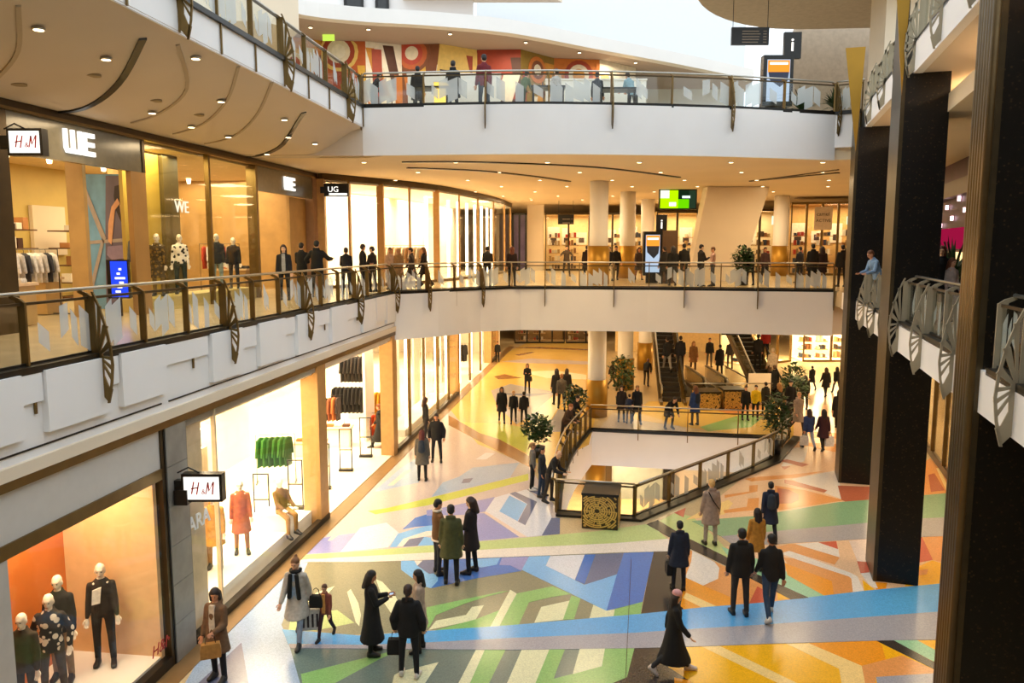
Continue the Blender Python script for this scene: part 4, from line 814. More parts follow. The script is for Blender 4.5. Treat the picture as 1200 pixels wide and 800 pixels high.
for y in (14.2, 16.2, 20.5, 24.5, 27.5): wbox(y, y+1.5, 6.85, 6.98, 7.4, 9.0).obj('wall_panel', M_cream, ws)
def block_letters(y, z, s, parent):
    o = WL.P(y, 0)+(z,); u = (WL.d[0], WL.d[1], 0)
    W_ = [(0, 1), (0, .2), (.12, .0), (1.1, 0), (1.1, 1), (.92, 1), (.92, .2), (.64, .2), (.64, 1), (.46, 1), (.46, .2), (.18, .2), (.18, 1)]
    E_ = [(1.22, 0), (1.95, 0), (1.95, .2), (1.42, .2), (1.42, .4), (1.92, .4), (1.92, .6), (1.42, .6), (1.42, .8), (1.95, .8), (1.95, 1), (1.22, 1)]
    for n_, p in (('letter_w', W_), ('letter_e', E_)):
        MB().slab(Vector(o), u, (0, 0, 1), [(a*s, b*s) for a, b in p], .06).obj(n_, M_screenw, parent)
block_letters(17.05, 9.68, .5, ws); block_letters(28.2, 9.68, .46, ws)
text('small_lettering', 'WE', .45, emis('dim_letters', 'FFF0D0', .9), WL.P(21.2, .0)+(8.6,), (WL.d[0], WL.d[1], 0), (0, 0, 1), ws, .01)
# big blue poster inside the entrance
po = thing('poster', 'tall blue poster of a dark haired woman inside the gallery shop entrance', 'poster', (-11.45, 21.0, 6.02), 0); po.scale = (.56, 1, .9)
PO = mat('poster_blue', '6D9CC4', .5, var=.25, scale=1.2)
MB().box(0, 2.3, 0, .06, 0, 3.95).obj('print', PO, po)
def flat(name, pts, m, d): MB().slab((0, -d, 0), (1, 0, 0), (0, 0, 1), pts, .008).obj(name, m, po)
flat('printed_shape', [(1.0, 0), (2.3, 0), (2.3, 3.9), (1.35, 3.9), (1.15, 2)], mat('poster_dusk', '6A5E72', .5, var=.2, scale=1), .004)
flat('printed_shape', [(0, 1.9), (2.3, 2.0), (2.3, 2.1), (0, 2.0)], mat('poster_beam', 'A79A94', .5), .008)
flat('printed_shape', [(0, .1), (.15, 0), (1.1, 2.0), (1.0, 2.1)], mat('poster_beam', 'A79A94'), .012)
flat('printed_shape', [(0, 3.9), (.2, 3.9), (1.2, 2.1), (1.05, 1.95)], mat('poster_beam', 'A79A94'), .012)
flat('printed_hair', [(1.75, 3.6), (2.3, 3.7), (2.3, 1.9), (2.1, 1.9), (2.0, 2.5), (1.75, 2.9), (1.68, 3.3)], mat('poster_hair', '2E1A14', .5), .016)
flat('printed_face', [(1.95, 3.05), (2.05, 3.2), (2.3, 3.2), (2.3, 2.5), (2.15, 2.45), (1.98, 2.7)], mat('poster_skin', 'D9A178', .5), .024)
flat('printed_arm', [(1.3, 2.0), (1.45, 1.9), (1.7, 2.9), (1.95, 3.1), (1.85, 3.25), (1.55, 3.0), (1.35, 2.5)], mat('poster_skin', 'D9A178'), .024)
flat('printed_top', [(1.25, 1.85), (2.2, 1.9), (2.25, 1.5), (1.5, 1.4), (1.2, 1.6)], mat('poster_lilac', '8E7C98', .5), .02)
flat('printed_skirt', [(1.35, 1.45), (2.2, 1.5), (2.3, .4), (1.5, .4)], mat('poster_white', 'EDE6DC', .5), .02)
sc_ = thing('display_screen', 'small blue display screen standing in front of the tall poster', 'screen', (-9.75, 19.0, 6.0), 0); sc_.scale = (.5, 1, .72)
MB().box(-.1, .95, 0, .1, .6, 1.9).box(.3, .5, .02, .08, .005, .6).obj('case', M_black, sc_); MB().box(.1, .9, -.012, 0, .65, 1.85).obj('lit_face', emis('blue_screen', '2440D0', 1.2), sc_)
for i in range(6): MB().box(.3+.1*(i % 3), .55+.08*(i % 4), -.02, -.012, .8+i*.15, .87+i*.15).obj('text_bar', M_screenw, sc_)
lb = lightbox_sign((WL.P(31.2, -.35)[0], WL.P(31.2, -.35)[1], 9.62), 0, .95, .5, 'UG', 'w', 'small black projecting sign with lit white letters between the two gallery shops', .3, 0, M_screenw)
[o for o in lb.children if o.name.startswith('lit_face')][0].data.materials.clear(); [o for o in lb.children if o.name.startswith('lit_face')][0].data.materials.append(M_black)
MB().box(.2, .9, -.13, -.118, .04, .12).obj('lit_bar', M_screenw, lb)
# bright curved shop on the gallery
ZC = smooth_path([(-7.5, 31.2), (-6.1, 33.0), (-4.55, 35.2), (-3.1, 38.5), (-1.85, 43.0), (-.75, 48.0), (-.1, 53.5)], 3)
z1 = thing('shop_front', 'brightly lit curved white shop front on the gallery, centre left', 'shop front', (0, 0, 0))
mb = MB(); band(mb, ZC, -.1, .14, 10.28, 10.52); mb.obj('curved_head', M_bronzeD, z1)
mb = MB(); band(mb, ZC, .0, .03, 6.12, 10.28); mb.obj('curved_glass', M_shopglass, z1)
mb = MB(); band(mb, ZC, -.04, .1, 6.004, 6.12); mb.obj('curved_sill', M_bronze, z1)
for i in range(0, len(ZC), 2):
    x, y = ZC[i]; big = i in (0, 4, 8)
    MB().box(x-(.14 if big else .04), x+(.14 if big else .04), y-.06, y+.25, 6.01, 10.3).obj('mullion', mat('pale_bronze', 'C49A62', .4, .3), z1)
mb = MB(); band(mb, [(x-3.6, y+2.2) for x, y in ZC], 0, .1, 6, 10.45); mb.obj('back_wall', M_shopwhite, z1)
MB().prism(ZC+[(x-3.6, y+2.2) for x, y in ZC][::-1], 10.2, 10.28).obj('shop_ceiling', M_shopwhite, z1)
for i in range(9, len(ZC)-1): 
    x, y = ZC[i]; MB().box(x-1.2, x-1.05, y+.5, y+.6, 6.05, 10.1).obj('light_strip', emis('strip_lamp', 'FFE6BC', 5), z1)
MB().prism([(-11, 33.4), (-7.6, 33.4), (-3.9, 55), (-11, 55)], 6.0, 6.02).obj('shop_floor', M_zfloor, z1)
# far left end beyond the curved shop: violet dark glazing and cream wall
vg = thing('shop_front', 'narrow dark violet glazed front at the far end left of the cream wall', 'shop front', (0, 53.9, 6))
framed('glazing', .0, 1.0, 0, .01, 3.9, M_black, mat('violet_glass', '554A66', .2, var=.3, scale=1), parent=vg, mull=1)
struct(MB().box(1.05, 2.2, 54.6, 54.8, 6, 10.9), 'wall_gallery_back', M_cream)
def goods_mat(i, cols): return mat('goods_%d' % i, cols[i], .7)
def farshop(name_label, x0, x1, y, z0, z1, ang=0, n=3, seed=1, tint='F2D7A0', frame=None, depth=2.5, sx=1, goods=True, base=6.0, power=1):
    rnd = random.Random(seed); frame = frame or M_bronzeD; W_ = x1-x0
    t = thing('shop_front', name_label, 'shop front', (x0, y, base), ang)
    z0 -= base; z1 -= base
    MB().box(0, W_, -.05, .1, z1-.12, z1).obj('head_rail', frame, t); MB().box(0, W_, -.05, .1, z0+.003, z0+.12).obj('sill', frame, t)
    for i in range(n+1):
        x = W_*i/n; MB().box(max(0, x-.06), min(W_, x+.06), -.06, .1, z0+.12, z1-.12).obj('mullion', frame, t)
    MB().box(0, W_, .02, .04, z0+.12, z1-.12).obj('window_glass', M_shopglass, t)
    MB().box(.0, W_, depth, depth+.1, z0+.01, z1).obj('back_wall', mat('far_wall_'+tint, tint, .6), t)
    MB().box(0, W_, .1, depth, z1-.1, z1-.02).obj('shop_ceiling', mat('far_wall_'+tint, tint), t)
    MB().box(0, W_, .1, depth, z0+.003, z0+.03).obj('shop_floor', mat('far_wall_'+tint, tint), t)
    if goods:
        x = .25
        while x < W_-.8:
            w1 = rnd.uniform(.5, .9); zb = z0+(z1-z0)*.45; pc = MB().box(x, x+w1, depth-.06, depth-.01, zb, zb+rnd.uniform(.7, 1.3)).obj('wall_picture', mat('picture_pale', 'F4ECDC', .5), t)
            MB().box(x+w1*.25, x+w1*.75, depth-.08, depth-.06, zb+.15, zb+.5).obj('picture_motif', mat('picture_dark', '4A3A34', .5), pc); x += w1+rnd.uniform(.15, .6)
        x = .3
        cols = ['3A2A20', '8C5A30', 'D8D0C0', 'B0382A', '2F3B50', 'A88B5C', 'E8E0D0', '604838']
        while x < W_-.5:
            w1 = rnd.uniform(.5, 1.0)
            if rnd.random() < .8:
                mb = MB(); zc = z0+.05
                for s in range(5):
                    mb.box(x, min(x+w1, W_-.1), depth*.55, depth*.75, zc+s*.55, zc+s*.55+.05)
                o = mb.obj('shelf', mat('far_shelf', 'C09A62', .5), t)
                for s in range(5):
                    q = x+.05
                    while q < min(x+w1, W_-.1)-.15:
                        MB().box(q, q+.14, depth*.56, depth*.72, zc+s*.55+.05, zc+s*.55+rnd.uniform(.2, .42)).obj('goods', goods_mat(rnd.randrange(8), cols), o)
                        q += .2
            x += w1+rnd.uniform(.2, .5)
    area('shop_lamp', (x0+math.cos(ang)*W_/2, y+math.sin(ang)*W_/2+1.2, base+z1-.2), W_*.8, 1.2, FARP*power*W_, WARM, (0, 0, ang))
    return t
FARP = 26
farshop('far gallery shop with wall pictures and a dark board, left of the front column', 2.3, 5.5, 54.5, 6, 9.95, n=2, seed=2)
farshop('far gallery shop glimpsed between the round columns', 5.6, 9.6, 54.6, 6, 9.95, n=3, seed=3)
farshop('far gallery shop lit behind the information kiosk', 9.7, 13.8, 53.0, 6, 10.0, n=3, seed=4)
farshop('bright far gallery shop right of the leaning slab', 13.8, 17.5, 50.0, 6, 10.0, n=2, seed=5, tint='FFE8C0')
farshop('angled gallery shop front with hanging signs near the pylons', 16.2, 22.2, 46.0, 6, 10.2, R_(-14), n=7, seed=6, tint='D8B070', frame=M_bronze)
sg = thing('hanging_sign', 'pale square shop sign with dark letters on the angled gallery front', 'sign', (17.25, 45.2, 8.6), R_(-14))
MB().box(0, .95, -.05, .05, 0, 1.3).obj('board', mat('sign_cream', 'CDB9A0', .6), sg)
text('lettering', 'camel', .3, M_black, (.1, -.06, .8), (1, 0, 0), (0, 0, 1), sg, .005); text('lettering', 'ACTIVE', .24, M_black, (.08, -.06, .45), (1, 0, 0), (0, 0, 1), sg, .005)
sg = MB().box(0, .9, -.05, .05, 0, .5).obj('lit_sign', emis('pale_green_sign', 'D8F0D0', 1), None, loc=(14.9, 45.4, 8.9), label='small glowing pale sign at the left end of the angled gallery front', cat='sign')
sg = MB().box(0, 1.4, -.05, .05, 0, .45).obj('lit_sign', emis('pale_green_sign', 'D8F0D0', 1), None, loc=(18.9, 44.7, 8.9), label='wide glowing pale sign right of the square shop sign', cat='sign')
def board(loc, wd, hg, rows, label, ang=0, name='direction_board', cords=None):
    t = thing(name, label, 'sign', loc, ang); MB().box(0, wd, -.06, .06, 0, hg).obj('panel', M_black, t); rnd = random.Random(rows)
    for i in range(rows):
        z = hg*(.12+.78*i/rows); L_ = rnd.uniform(.3, .5)
        MB().box(wd*.28, wd*(.28+L_), -.072, -.06, z, z+hg*.05).obj('text_line', mat('board_text', '9A8A78', .6), t)
        MB().box(wd*.84, wd*.93, -.072, -.06, z, z+hg*.05).obj('text_line', mat('board_text', '9A8A78'), t)
    if cords:
        for x in (.05, wd-.05): MB().tube([(x, 0, hg), (x, 0, hg+cords)], .012, 6).obj('hanger', M_black, t)
    return t
board((8.05, 29.9, 15.02), 1.37, .62, 5, 'black hanging direction board under the disc soffit at the top', cords=1.55)
board((10.55, 39.2, 3.25), 1.5, .5, 4, 'black direction board above the escalators', cords=.55)
board((2.9, 50.0, 9.05), 1.0, .6, 2, 'small dark sign board in front of the far gallery shop', cords=.9)
def kiosk(loc, label, wd=1.0, hg=2.0, flip=0):
    t = thing('information_kiosk', label, 'kiosk', loc)
    MB().box(0, wd, 0, .35, .35, hg).box(.15, wd-.15, .1, .25, .005, .35).obj('case', M_black, t)
    MB().box(wd*.68, wd*1.25, .06, .2, hg-.1, hg+.75).obj('info_panel', M_black, t)
    text('info_letter', 'i', .6, M_screenw, (wd*.88, .04, hg+.14), (1, 0, 0), (0, 0, 1), t, .01, 0, .012)
    MB().box(wd*.12, wd*.88, -.015, 0, .5, hg-.15).obj('lit_face', emis('poster_pale', 'B4C6DC', .85), t)
    MB().box(wd*.14, wd*.86, -.025, -.015, hg*.72, hg-.18).obj('poster_top', emis('poster_orange', 'F09030', 1.1), t)
    MB().box(wd*.2, wd*.8, -.035, -.025, hg*.84, hg*.88).obj('poster_text', M_screenw, t)
    MB().slab((0, -.03, 0), (1, 0, 0), (0, 0, 1), [(wd*.16, hg*.72), (wd*.84, hg*.72), (wd*.8, hg*.58), (wd*.55, hg*.48), (wd*.2, hg*.6)], .012).obj('poster_picture', mat('poster_navy', '28304A', .5), t)
    return t
kiosk((8.38, 27.0, 12.0), 'tall black information kiosk with orange and blue poster on the upper gallery')
k2 = kiosk((6.0, 36.0, 6.0), 'brown sided information kiosk beside the middle column on the gallery', .85, 2.35)
MB().box(.86, 1.55, 0, .5, .005, 2.4).obj('side_panel', mat('kiosk_brown', '5A4026', .5), k2)
gs = thing('video_screen', 'large green and white video screen hanging above the gallery kiosk', 'screen', (7.46, 40, 9.58))
MB().box(-.06, 1.85, 0, .15, -.06, .95).obj('case', M_black, gs)
for i, (a, b, c, d, col) in enumerate([(0, .9, .0, .89, 'A8E000'), (.9, 1.45, .45, .89, '102010'), (.9, 1.45, 0, .45, '60C000'), (1.45, 1.79, 0, .89, '203020'), (.0, .45, .5, .89, 'E8F8D0'), (1.1, 1.5, .5, .62, 'E8FFF0'), (.45, .8, .1, .3, 'F0F8E0')]):
    MB().box(a, b, -.01-.003*i, -.004-.003*i, c, d).obj('picture_area', emis('screen_'+col, col, 1.1), gs)
# mural on the upper level: zigzag panels with painted rings and bands
mu = thing('mural_wall', 'long painted mural of orange, red and yellow rings across the upper level', 'mural', (0, 0, 0))
rn = random.Random(5); MCOL = ['C98A2A', '9A3A20', 'D8A83E', '7A4420', 'DDD2BC', 'B85A26', '8A6E24', 'B4402A', 'E0BE68', '4E2A18', 'E6DECE', 'C8742A']
for i in range(len(MUR)-1):
    a = Vector((MUR[i][0], MUR[i][1], 12)); b = Vector((MUR[i+1][0], MUR[i+1][1], 12)); u = (b-a).normalized(); Lg = (b-a).length
    pn = MB().slab(a, u, (0, 0, 1), [(0, .002), (Lg, .002), (Lg, 4.55), (0, 4.55)], -.1).obj('mural_panel', mat('mural_%d' % ((i*5) % 12), MCOL[(i*5) % 12], .6), mu)
    k_ = 0
    def patch(pts, c):
        global k_
        k_ += 1; MB().slab(a, u, (0, 0, 1), [(min(Lg, max(0, p[0])), min(4.55, max(0, p[1]))) for p in pts], .004+k_*.0025).obj('painted_shape', mat('mural_%d' % c, MCOL[c], .6), pn)
    for j in range(9):
        x = rn.uniform(-.3, Lg); s = rn.uniform(.3, .8); q = rn.uniform(-.8, .8); zt = rn.uniform(2.0, 4.5)
        patch([(x, zt-2), (x+s, zt-2), (x+s+q, zt), (x+q, zt)], rn.randrange(12))
    cx, cz = rn.uniform(.3, Lg-.3), rn.uniform(3.0, 4.2)
    if i % 3 == 2: continue
    for rr in ((.85, .7, .5, .3) if i % 2 else (.6, .42, .25)):
        c = rn.randrange(12); patch([(cx+rr*math.cos(q*.3491), cz+rr*math.sin(q*.3491)) for q in range(18)], c)
# right side gallery bar and ground shop
bar_ = thing('bar_front', 'dark purple lit bar front seen between the middle and fluted pylons', 'shop front', (0, 0, 0))
def rbox(y0, y1, a, b, z0, z1): return MB().prism(RW.strip(y0, y1, -a, -b), z0, z1)
rbox(8, 40, .0, .2, 6, 11.36).obj('wall', mat('bar_purple', '3A1030', .5, var=.4, scale=1.5), bar_)
rbox(24, 32, -.03, .0, 7.6, 8.3).obj('pink_panel', emis('pink_glow', 'B8184A', .5), bar_)
rbox(23, 33, -.06, .0, 6.9, 7.5).obj('lit_shelf', emis('bar_glow', 'FFD890', 1.6), bar_)
rbox(23, 33, -.9, -.2, 6.005, 7.0).obj('counter', M_black, bar_)
rbox(8, 40, -.3, .0, 9.3, 9.8).obj('cornice', M_bronzeD, bar_)
for i in range(8): rbox(24+i*.9, 24.12+i*.9, -.12, -.04, 8.35+(i*37 % 5)*.2, 8.5+(i*37 % 5)*.2).obj('purple_lamp', emis('violet_lamp', '9050FF' if i % 2 else 'FFD0D8', 3), bar_)
rg = thing('shop_front', 'glazed bronze framed shop front on the ground floor behind the pylons at right', 'shop front', (0, 0, 0))
rbox(10, 34, 0, .12, .004, .25).obj('sill', M_bronzeD, rg); rbox(10, 34, .03, .05, .25, 4.6).obj('window_glass', M_shopglass, rg); rbox(10, 34, -.03, .12, 4.6, 5.4).obj('head_band', M_bronzeD, rg)
for i in range(13): rbox(10+i*2, 10.12+i*2, -.03, .12, .25, 4.6).obj('mullion', M_bronze, rg)
rbox(10, 34, 2.5, 2.6, .01, 5.4).obj('back_wall', M_wood, rg)
for i in range(9): rbox(11+i*2.5, 12.3+i*2.5, 1.6, 2.0, .01, 2.2+(i % 3)*.5).obj('display_cabinet', mat('cabinet_dark', '4A3A28', .5), rg)
# far ground floor walls and shops
struct(MB().box(7.6, 15.2, 57, 57.3, -.01, 4.3), 'wall_ground_back', mat('warm_wall', 'E6C88E', .8))
farshop('dark ground floor shop at the far end with posters in its window', .2, 4.2, 62, 0, 4.3, n=4, seed=11, tint='8A6A3C', frame=M_black, base=0)
farshop('ground floor shop window at the far end just left of the front column', 4.3, 7.5, 62, 0, 4.3, n=2, seed=12, tint='7A5C34', frame=M_black, base=0)
farshop('brightly glowing ground floor shop at far right beyond the escalators', 15.3, 19.2, 50, 0, 4.2, R_(30), n=3, seed=13, tint='FFF2D0', frame=M_bronze, base=0, power=5)
farshop('glowing white ground floor shop at far right beside the pylons', 19.5, 27, 52, 0, 4.2, n=4, seed=14, tint='FFF8E8', frame=M_bronze, base=0, power=7)
# ------------------------------------------------------------------ escalators
M_step = mat('escalator_step', '3A342C', .4, .4); M_truss = mat('truss_panel', '6A5A40', .35, .5)
def escalator(x, y, label, wd=1.1, zmax=6.0, dx=0, planes=True):
    t = thing('escalator', label, 'escalator', (x, y, 0), -math.atan2(dx, 10)); k = .577; n = int(zmax/.2)
    for i in range(n):
        y0 = .9+i*.2/k; MB().box(-wd/2+.12, wd/2-.12, y0, y0+.36, max(.0, i*.2-.35)+.003, i*.2+.2).obj('step', M_step, t)
    yt = .9+zmax/k
    for s in (-1, 1):
        xx = s*(wd/2)
        pts = [(0, .12), (.9, .12), (yt, zmax+.12), (yt, zmax+.95), (.9, .95), (.1, .95), (0, .8)]
        MB().slab((xx-.01, 0, 0), (0, 1, 0), (0, 0, 1), pts, .02).obj('balustrade', glass('balustrade_glass', (.8, .78, .7)), t)
        MB().slab((xx-.07, 0, 0), (0, 1, 0), (0, 0, 1), [(0, .003), (.9, .003), (yt, zmax-.55), (yt, zmax+.16), (.9, .16), (0, .16)], .14).obj('skirt', M_truss if s < 0 else M_bronze, t)
        MB().tube([(xx, 0, .6), (xx, -.04, .8), (xx, .1, .97), (xx, .9, .98), (xx, yt, zmax+.98)], .045, 8).obj('handrail', M_black if s > 0 else M_steel, t, True)
    return t
escalator(7.85, 37.4, 'left dark escalator rising behind the floor opening', 1.15, dx=1.0)
for i, x in enumerate((9.3, 10.42, 11.54)):
    t = thing('escalator', ['left', 'middle', 'right'][i]+' one of three level escalator heads leading down behind the gold planters', 'escalator', (x, 39.6, 0), 0, group='level escalator heads')
    MB().box(-.4, .4, 0, 4.2, .003, .03).obj('comb_plate', M_step, t)
    for s_ in (-1, 1):
        MB().slab((s_*.5-.01, 0, 0), (0, 1, 0), (0, 0, 1), [(0, .12), (4.2, .12), (4.2, .95), (.1, .95), (0, .8)], .02).obj('balustrade', glass('balustrade_glass', (.8, .78, .7)), t)
        MB().box(s_*.5-.05, s_*.5+.05, 0, 4.2, .003, .2).obj('skirt', M_bronze, t)
        MB().tube([(s_*.5, 0, .6), (s_*.5, -.04, .8), (s_*.5, .1, .97), (s_*.5, .4, .98), (s_*.5, 4.2, .98)], .04, 8).obj('handrail', M_black if s_ > 0 else M_steel, t, True)
escalator(13.1, 38.3, 'right escalator with the man in a pale coat on it', 1.25, dx=-.4)
pb = thing('glass_barrier', 'low glass barrier with steel rail in front of the middle escalators', 'barrier', (8.7, 37.6, 0))
MB().box(0, 4.0, -.01, .01, .1, 1.0).obj('glass_panel', M_glass, pb); MB().tube([(0, 0, 1.05), (4.0, 0, 1.05)], .03).obj('rail', M_steel, pb, True); MB().box(0, 4, -.06, .06, .003, .1).obj('base', M_black, pb)
MB().box(2.9, 4.0, .3, .34, .003, 1.5).obj('pale_panel', M_cream, pb)
# gold lattice planters
def lattice(loc, s, h, label, ang=0):
    t = thing('lattice_planter', label, 'planter', loc, ang)
    MB().box(-s/2, s/2, -s/2, s/2, .003, h-.04).obj('box', mat('planter_brown', '3A2A14', .5), t); MB().box(-s/2-.02, s/2+.02, -s/2-.02, s/2+.02, h-.04, h+.02).obj('rim', M_black, t)
    rnd = random.Random(3); ga = mat('lattice_gold', 'D8B060', .4, .4)
    for fx, fy, ux, uy in ((0, -1, 1, 0), (1, 0, 0, 1), (-1, 0, 0, -1)):
        mb = MB(); o = Vector((fx*s/2-ux*s/2, fy*s/2-uy*s/2, 0)); u = Vector((ux, uy, 0))
        c = (s*.42, h*.52)
        for q in range(13):
            r0 = .06+q*.055
            for a_ in range(48):
                if (a_//2+q*5) % 7 == 0: continue
                a0 = a_*.1309; a1 = a0+.1309
                p = [(c[0]+r*math.cos(a)*1.15, c[1]+r*math.sin(a)) for r, a in ((r0, a0), (r0, a1), (r0+.034, a1), (r0+.034, a0))]
                if all(.01 < x < s-.01 and .02 < z < h-.05 for x, z in p): mb.slab(o, u, (0, 0, 1), p, .015)
        for q in range(14):
            a = q*.45; d = Vector((math.cos(a), math.sin(a))); n_ = Vector((-d.y, d.x))*.012
            r1 = .1; r2 = .1
            while .03 < c[0]+d.x*(r2+.03) < s-.03 and .05 < c[1]+d.y*(r2+.03) < h-.08: r2 += .03
            mb.slab(o, u, (0, 0, 1), [(c[0]+d.x*r1-n_.x, c[1]+d.y*r1-n_.y), (c[0]+d.x*r2-n_.x, c[1]+d.y*r2-n_.y), (c[0]+d.x*r2+n_.x, c[1]+d.y*r2+n_.y), (c[0]+d.x*r1+n_.x, c[1]+d.y*r1+n_.y)], .018)
        mb.obj('gold_lattice', ga, t)
    return t
lattice((2.5, 21.15, 0), .98, .98, 'gold lattice planter box in front of the floor opening railing', R_(-12))
lattice((10.5, 36.9, 0), 1.0, .95, 'gold lattice planter box in front of the escalators', 0)
lattice((9.3, 36.9, 0), 1.1, .85, 'gold lattice planter box at the foot of the middle escalators, left one', 0)
# plants
M_leaf = mat('leaf_green', '2E4A22', .5, var=.35, scale=8); M_pot = mat('black_pot', '15120F', .35)
def plant(loc, h, r, label, seed=1, pot=.4, cat='plant', spiky=False):
    t = thing('potted_plant', label, cat, loc); rnd = random.Random(seed)
    MB().cyl(0, 0, .003, pot, r*.38, r*.5, 16).obj('pot', M_pot, t, True)
    st = MB(); 
    for i in range(5):
        a = rnd.uniform(0, 6.28); st.tube([(0, 0, pot-.02), (r*.15*math.cos(a), r*.15*math.sin(a), pot+(h-pot)*.4), (r*.5*math.cos(a), r*.5*math.sin(a), pot+(h-pot)*.8)], .012, 5)
    st.obj('stem', mat('stem_brown', '3A2E1C', .7), t)
    mb = MB()
    for i in range(520 if not spiky else 80):
        if spiky:
            a = rnd.uniform(0, 6.28); e = rnd.uniform(.3, 1.4); ln = rnd.uniform(.6, 1)*(h-pot); c = Vector((0, 0, pot)); d = Vector((math.cos(a)*math.cos(e), math.sin(a)*math.cos(e), math.sin(e)))*ln; wd = .05
            tip = c+d+Vector((0, 0, -.25*ln*math.cos(e))); 
        else:
            while 1:
                p = Vector((rnd.uniform(-1, 1), rnd.uniform(-1, 1), rnd.uniform(-1, 1)))
                if p.length < 1: break
            c = Vector((p.x*r, p.y*r, pot+(h-pot)*(.52+.46*p.z))); a = rnd.uniform(0, 6.28); e = rnd.uniform(-.6, .9); ln = rnd.uniform(.14, .28)
            d = Vector((math.cos(a)*math.cos(e), math.sin(a)*math.cos(e), math.sin(e)))*ln; tip = c+d; wd = ln*.3
        side = d.cross(Vector((0, 0, 1))).normalized()*wd; m_ = (c+c+d)/2+Vector((0, 0, .02))
        mb.add([c, m_+side, tip, m_-side, m_+Vector((0, 0, -.01))], [(0, 1, 4), (1, 2, 4), (2, 3, 4), (3, 0, 4)])
    mb.obj('foliage', M_leaf, t, kind='stuff'); return t
plant((.95, 28.1, 0), 1.6, .55, 'bushy green plant in a black pot left of the floor opening, near the leaning man', 2)
plant((2.75, 33.6, 0), 1.7, .5, 'bushy plant at the far left corner of the floor opening beside the gold column foot', 3)
plant((5.3, 37.2, 0), 2.6, .62, 'tall leafy plant between the front and middle columns', 4, .5)
plant((9.75, 28.35, 0), 2.35, .5, 'tall potted plant in a black tub at the right end of the slanting railing', 5, .6)
plant((12.9, 35.2, 0), 1.9, .6, 'dense plant amid the crowd near the right escalator', 6)
plant((13.9, 38.2, 0), 2.0, .6, 'leafy plant beside the bright far shop entrance', 7)
plant((10.0, 34.0, 6), 1.7, .45, 'leafy plant on the gallery in front of the leaning slab', 8)
plant((10.0, 27.8, 12), 1.25, .5, 'spiky leaved plant on the upper gallery by the corner', 9, .3, spiky=True)
plant((11.1, 27.6, 12), 1.2, .4, 'second spiky plant on the upper gallery beside the gold fin', 10, .3, spiky=True)
plant((12.2, 21.8, 6), 2.1, .5, 'large leafed plant standing before the purple bar on the right gallery', 11, .7, spiky=True)
# ------------------------------------------------------------------ ceiling lights
def downlight(loc, label, group, first=[None], tilt=0):
    if first[0] is None:
        t = thing('ceiling_light', label, 'ceiling light', loc, group=group)
        MB().cyl(0, 0, -.02, .012, .1, n=16).obj('ring', M_steel, t, True); MB().cyl(0, 0, -.026, -.018, .075, n=16).obj('lens', M_lamp, t, True); first[0] = t
    else:
        t = copytree(first[0], None, loc, label=label); t['group'] = group
    return t
for i, (x, y) in enumerate([(-8.0, 17.9), (-7.9, 19.8), (-7.6, 21.5), (-7.1, 14.2), (-6.0, 15.4), (-6.0, 21.2), (-7.5, 24.5), (-6.4, 11.2), (-6.3, 22.6), (-6.6, 18.3), (-7.2, 12.4), (-5.9, 24.0)]):
    downlight((x, y, soffit_z(x, y)-.03), 'small round downlight set in the sloping soffit over the left gallery', 'downlights in the left soffit')
for i, (x, y) in enumerate([(-5+ (j % 7)*3.1+(j//7 % 2)*1.4, 27+(j//7)*3.6) for j in range(49)]):
    if y > 31 and x < -7.5+(y-31)*.35: continue
    downlight((x, y, 10.51), 'small round downlight in the warm back ceiling over the gallery', 'downlights in the back gallery ceiling')
for i in range(12):
    y = 13+ i*1.6; p = RR.P(y, -1.6-(i % 2)*2.6 if i % 2 == 0 else -4.6); downlight((p[0], p[1], 11.35 if i % 2 == 0 else 10.89), 'small round downlight over the right gallery', 'downlights over the right gallery')
for x, y in ((-5.9, 33.5), (-2.6, 34.2), (.6, 35.6), (3.1, 37.4), (6.0, 39.4), (-8.2, 33.2)): downlight((x, y, 16.53), 'small round downlight above the mural on the upper level', 'downlights above the mural')
ex = MB().box(0, .5, -.03, .03, 0, .25).obj('exit_sign', emis('exit_green', 'B8D850', 1), None, loc=(-8.0, 34.4, 16.3), label='small green lit exit sign at the left end of the mural', cat='sign')
# white counters seen through the upper railing
for i, (x, y, w_, h) in enumerate([(-3.6, 27.9, 3.2, 1.6), (1.2, 28.3, 3.5, 1.5), (-2.5, 25.9, .4, .95), (-3.2, 25.7, 1.2, .75), (.6, 25.6, 1.1, .75), (2.8, 25.9, 1.3, .75)]):
    t = thing('cafe_counter', ['long white counter under the mural at left', 'long white counter under the mural at centre', 'small glowing yellow stand behind the upper railing', 'dark cafe table behind the upper railing, left', 'dark cafe table behind the upper railing, centre', 'dark cafe table behind the upper railing, right'][i], 'counter' if i < 3 else 'table', (x, y, 12))
    m_ = [M_shopwhite, M_shopwhite, emis('yellow_stand', 'FFD060', 1.2), M_black, M_black, M_black][i]
    if i < 3: MB().box(0, w_, 0, .6, .003, h-.05).obj('body', m_, t); MB().box(-.03, w_+.03, -.03, .63, h-.05, h).obj('top', M_shopwhite, t)
    else:
        MB().box(0, w_, 0, .7, h-.05, h).obj('top', m_, t)
        for a in (.08, w_-.08):
            for b in (.08, .62): MB().box(a-.03, a+.03, b-.03, b+.03, .003, h-.05).obj('leg', M_black, t)
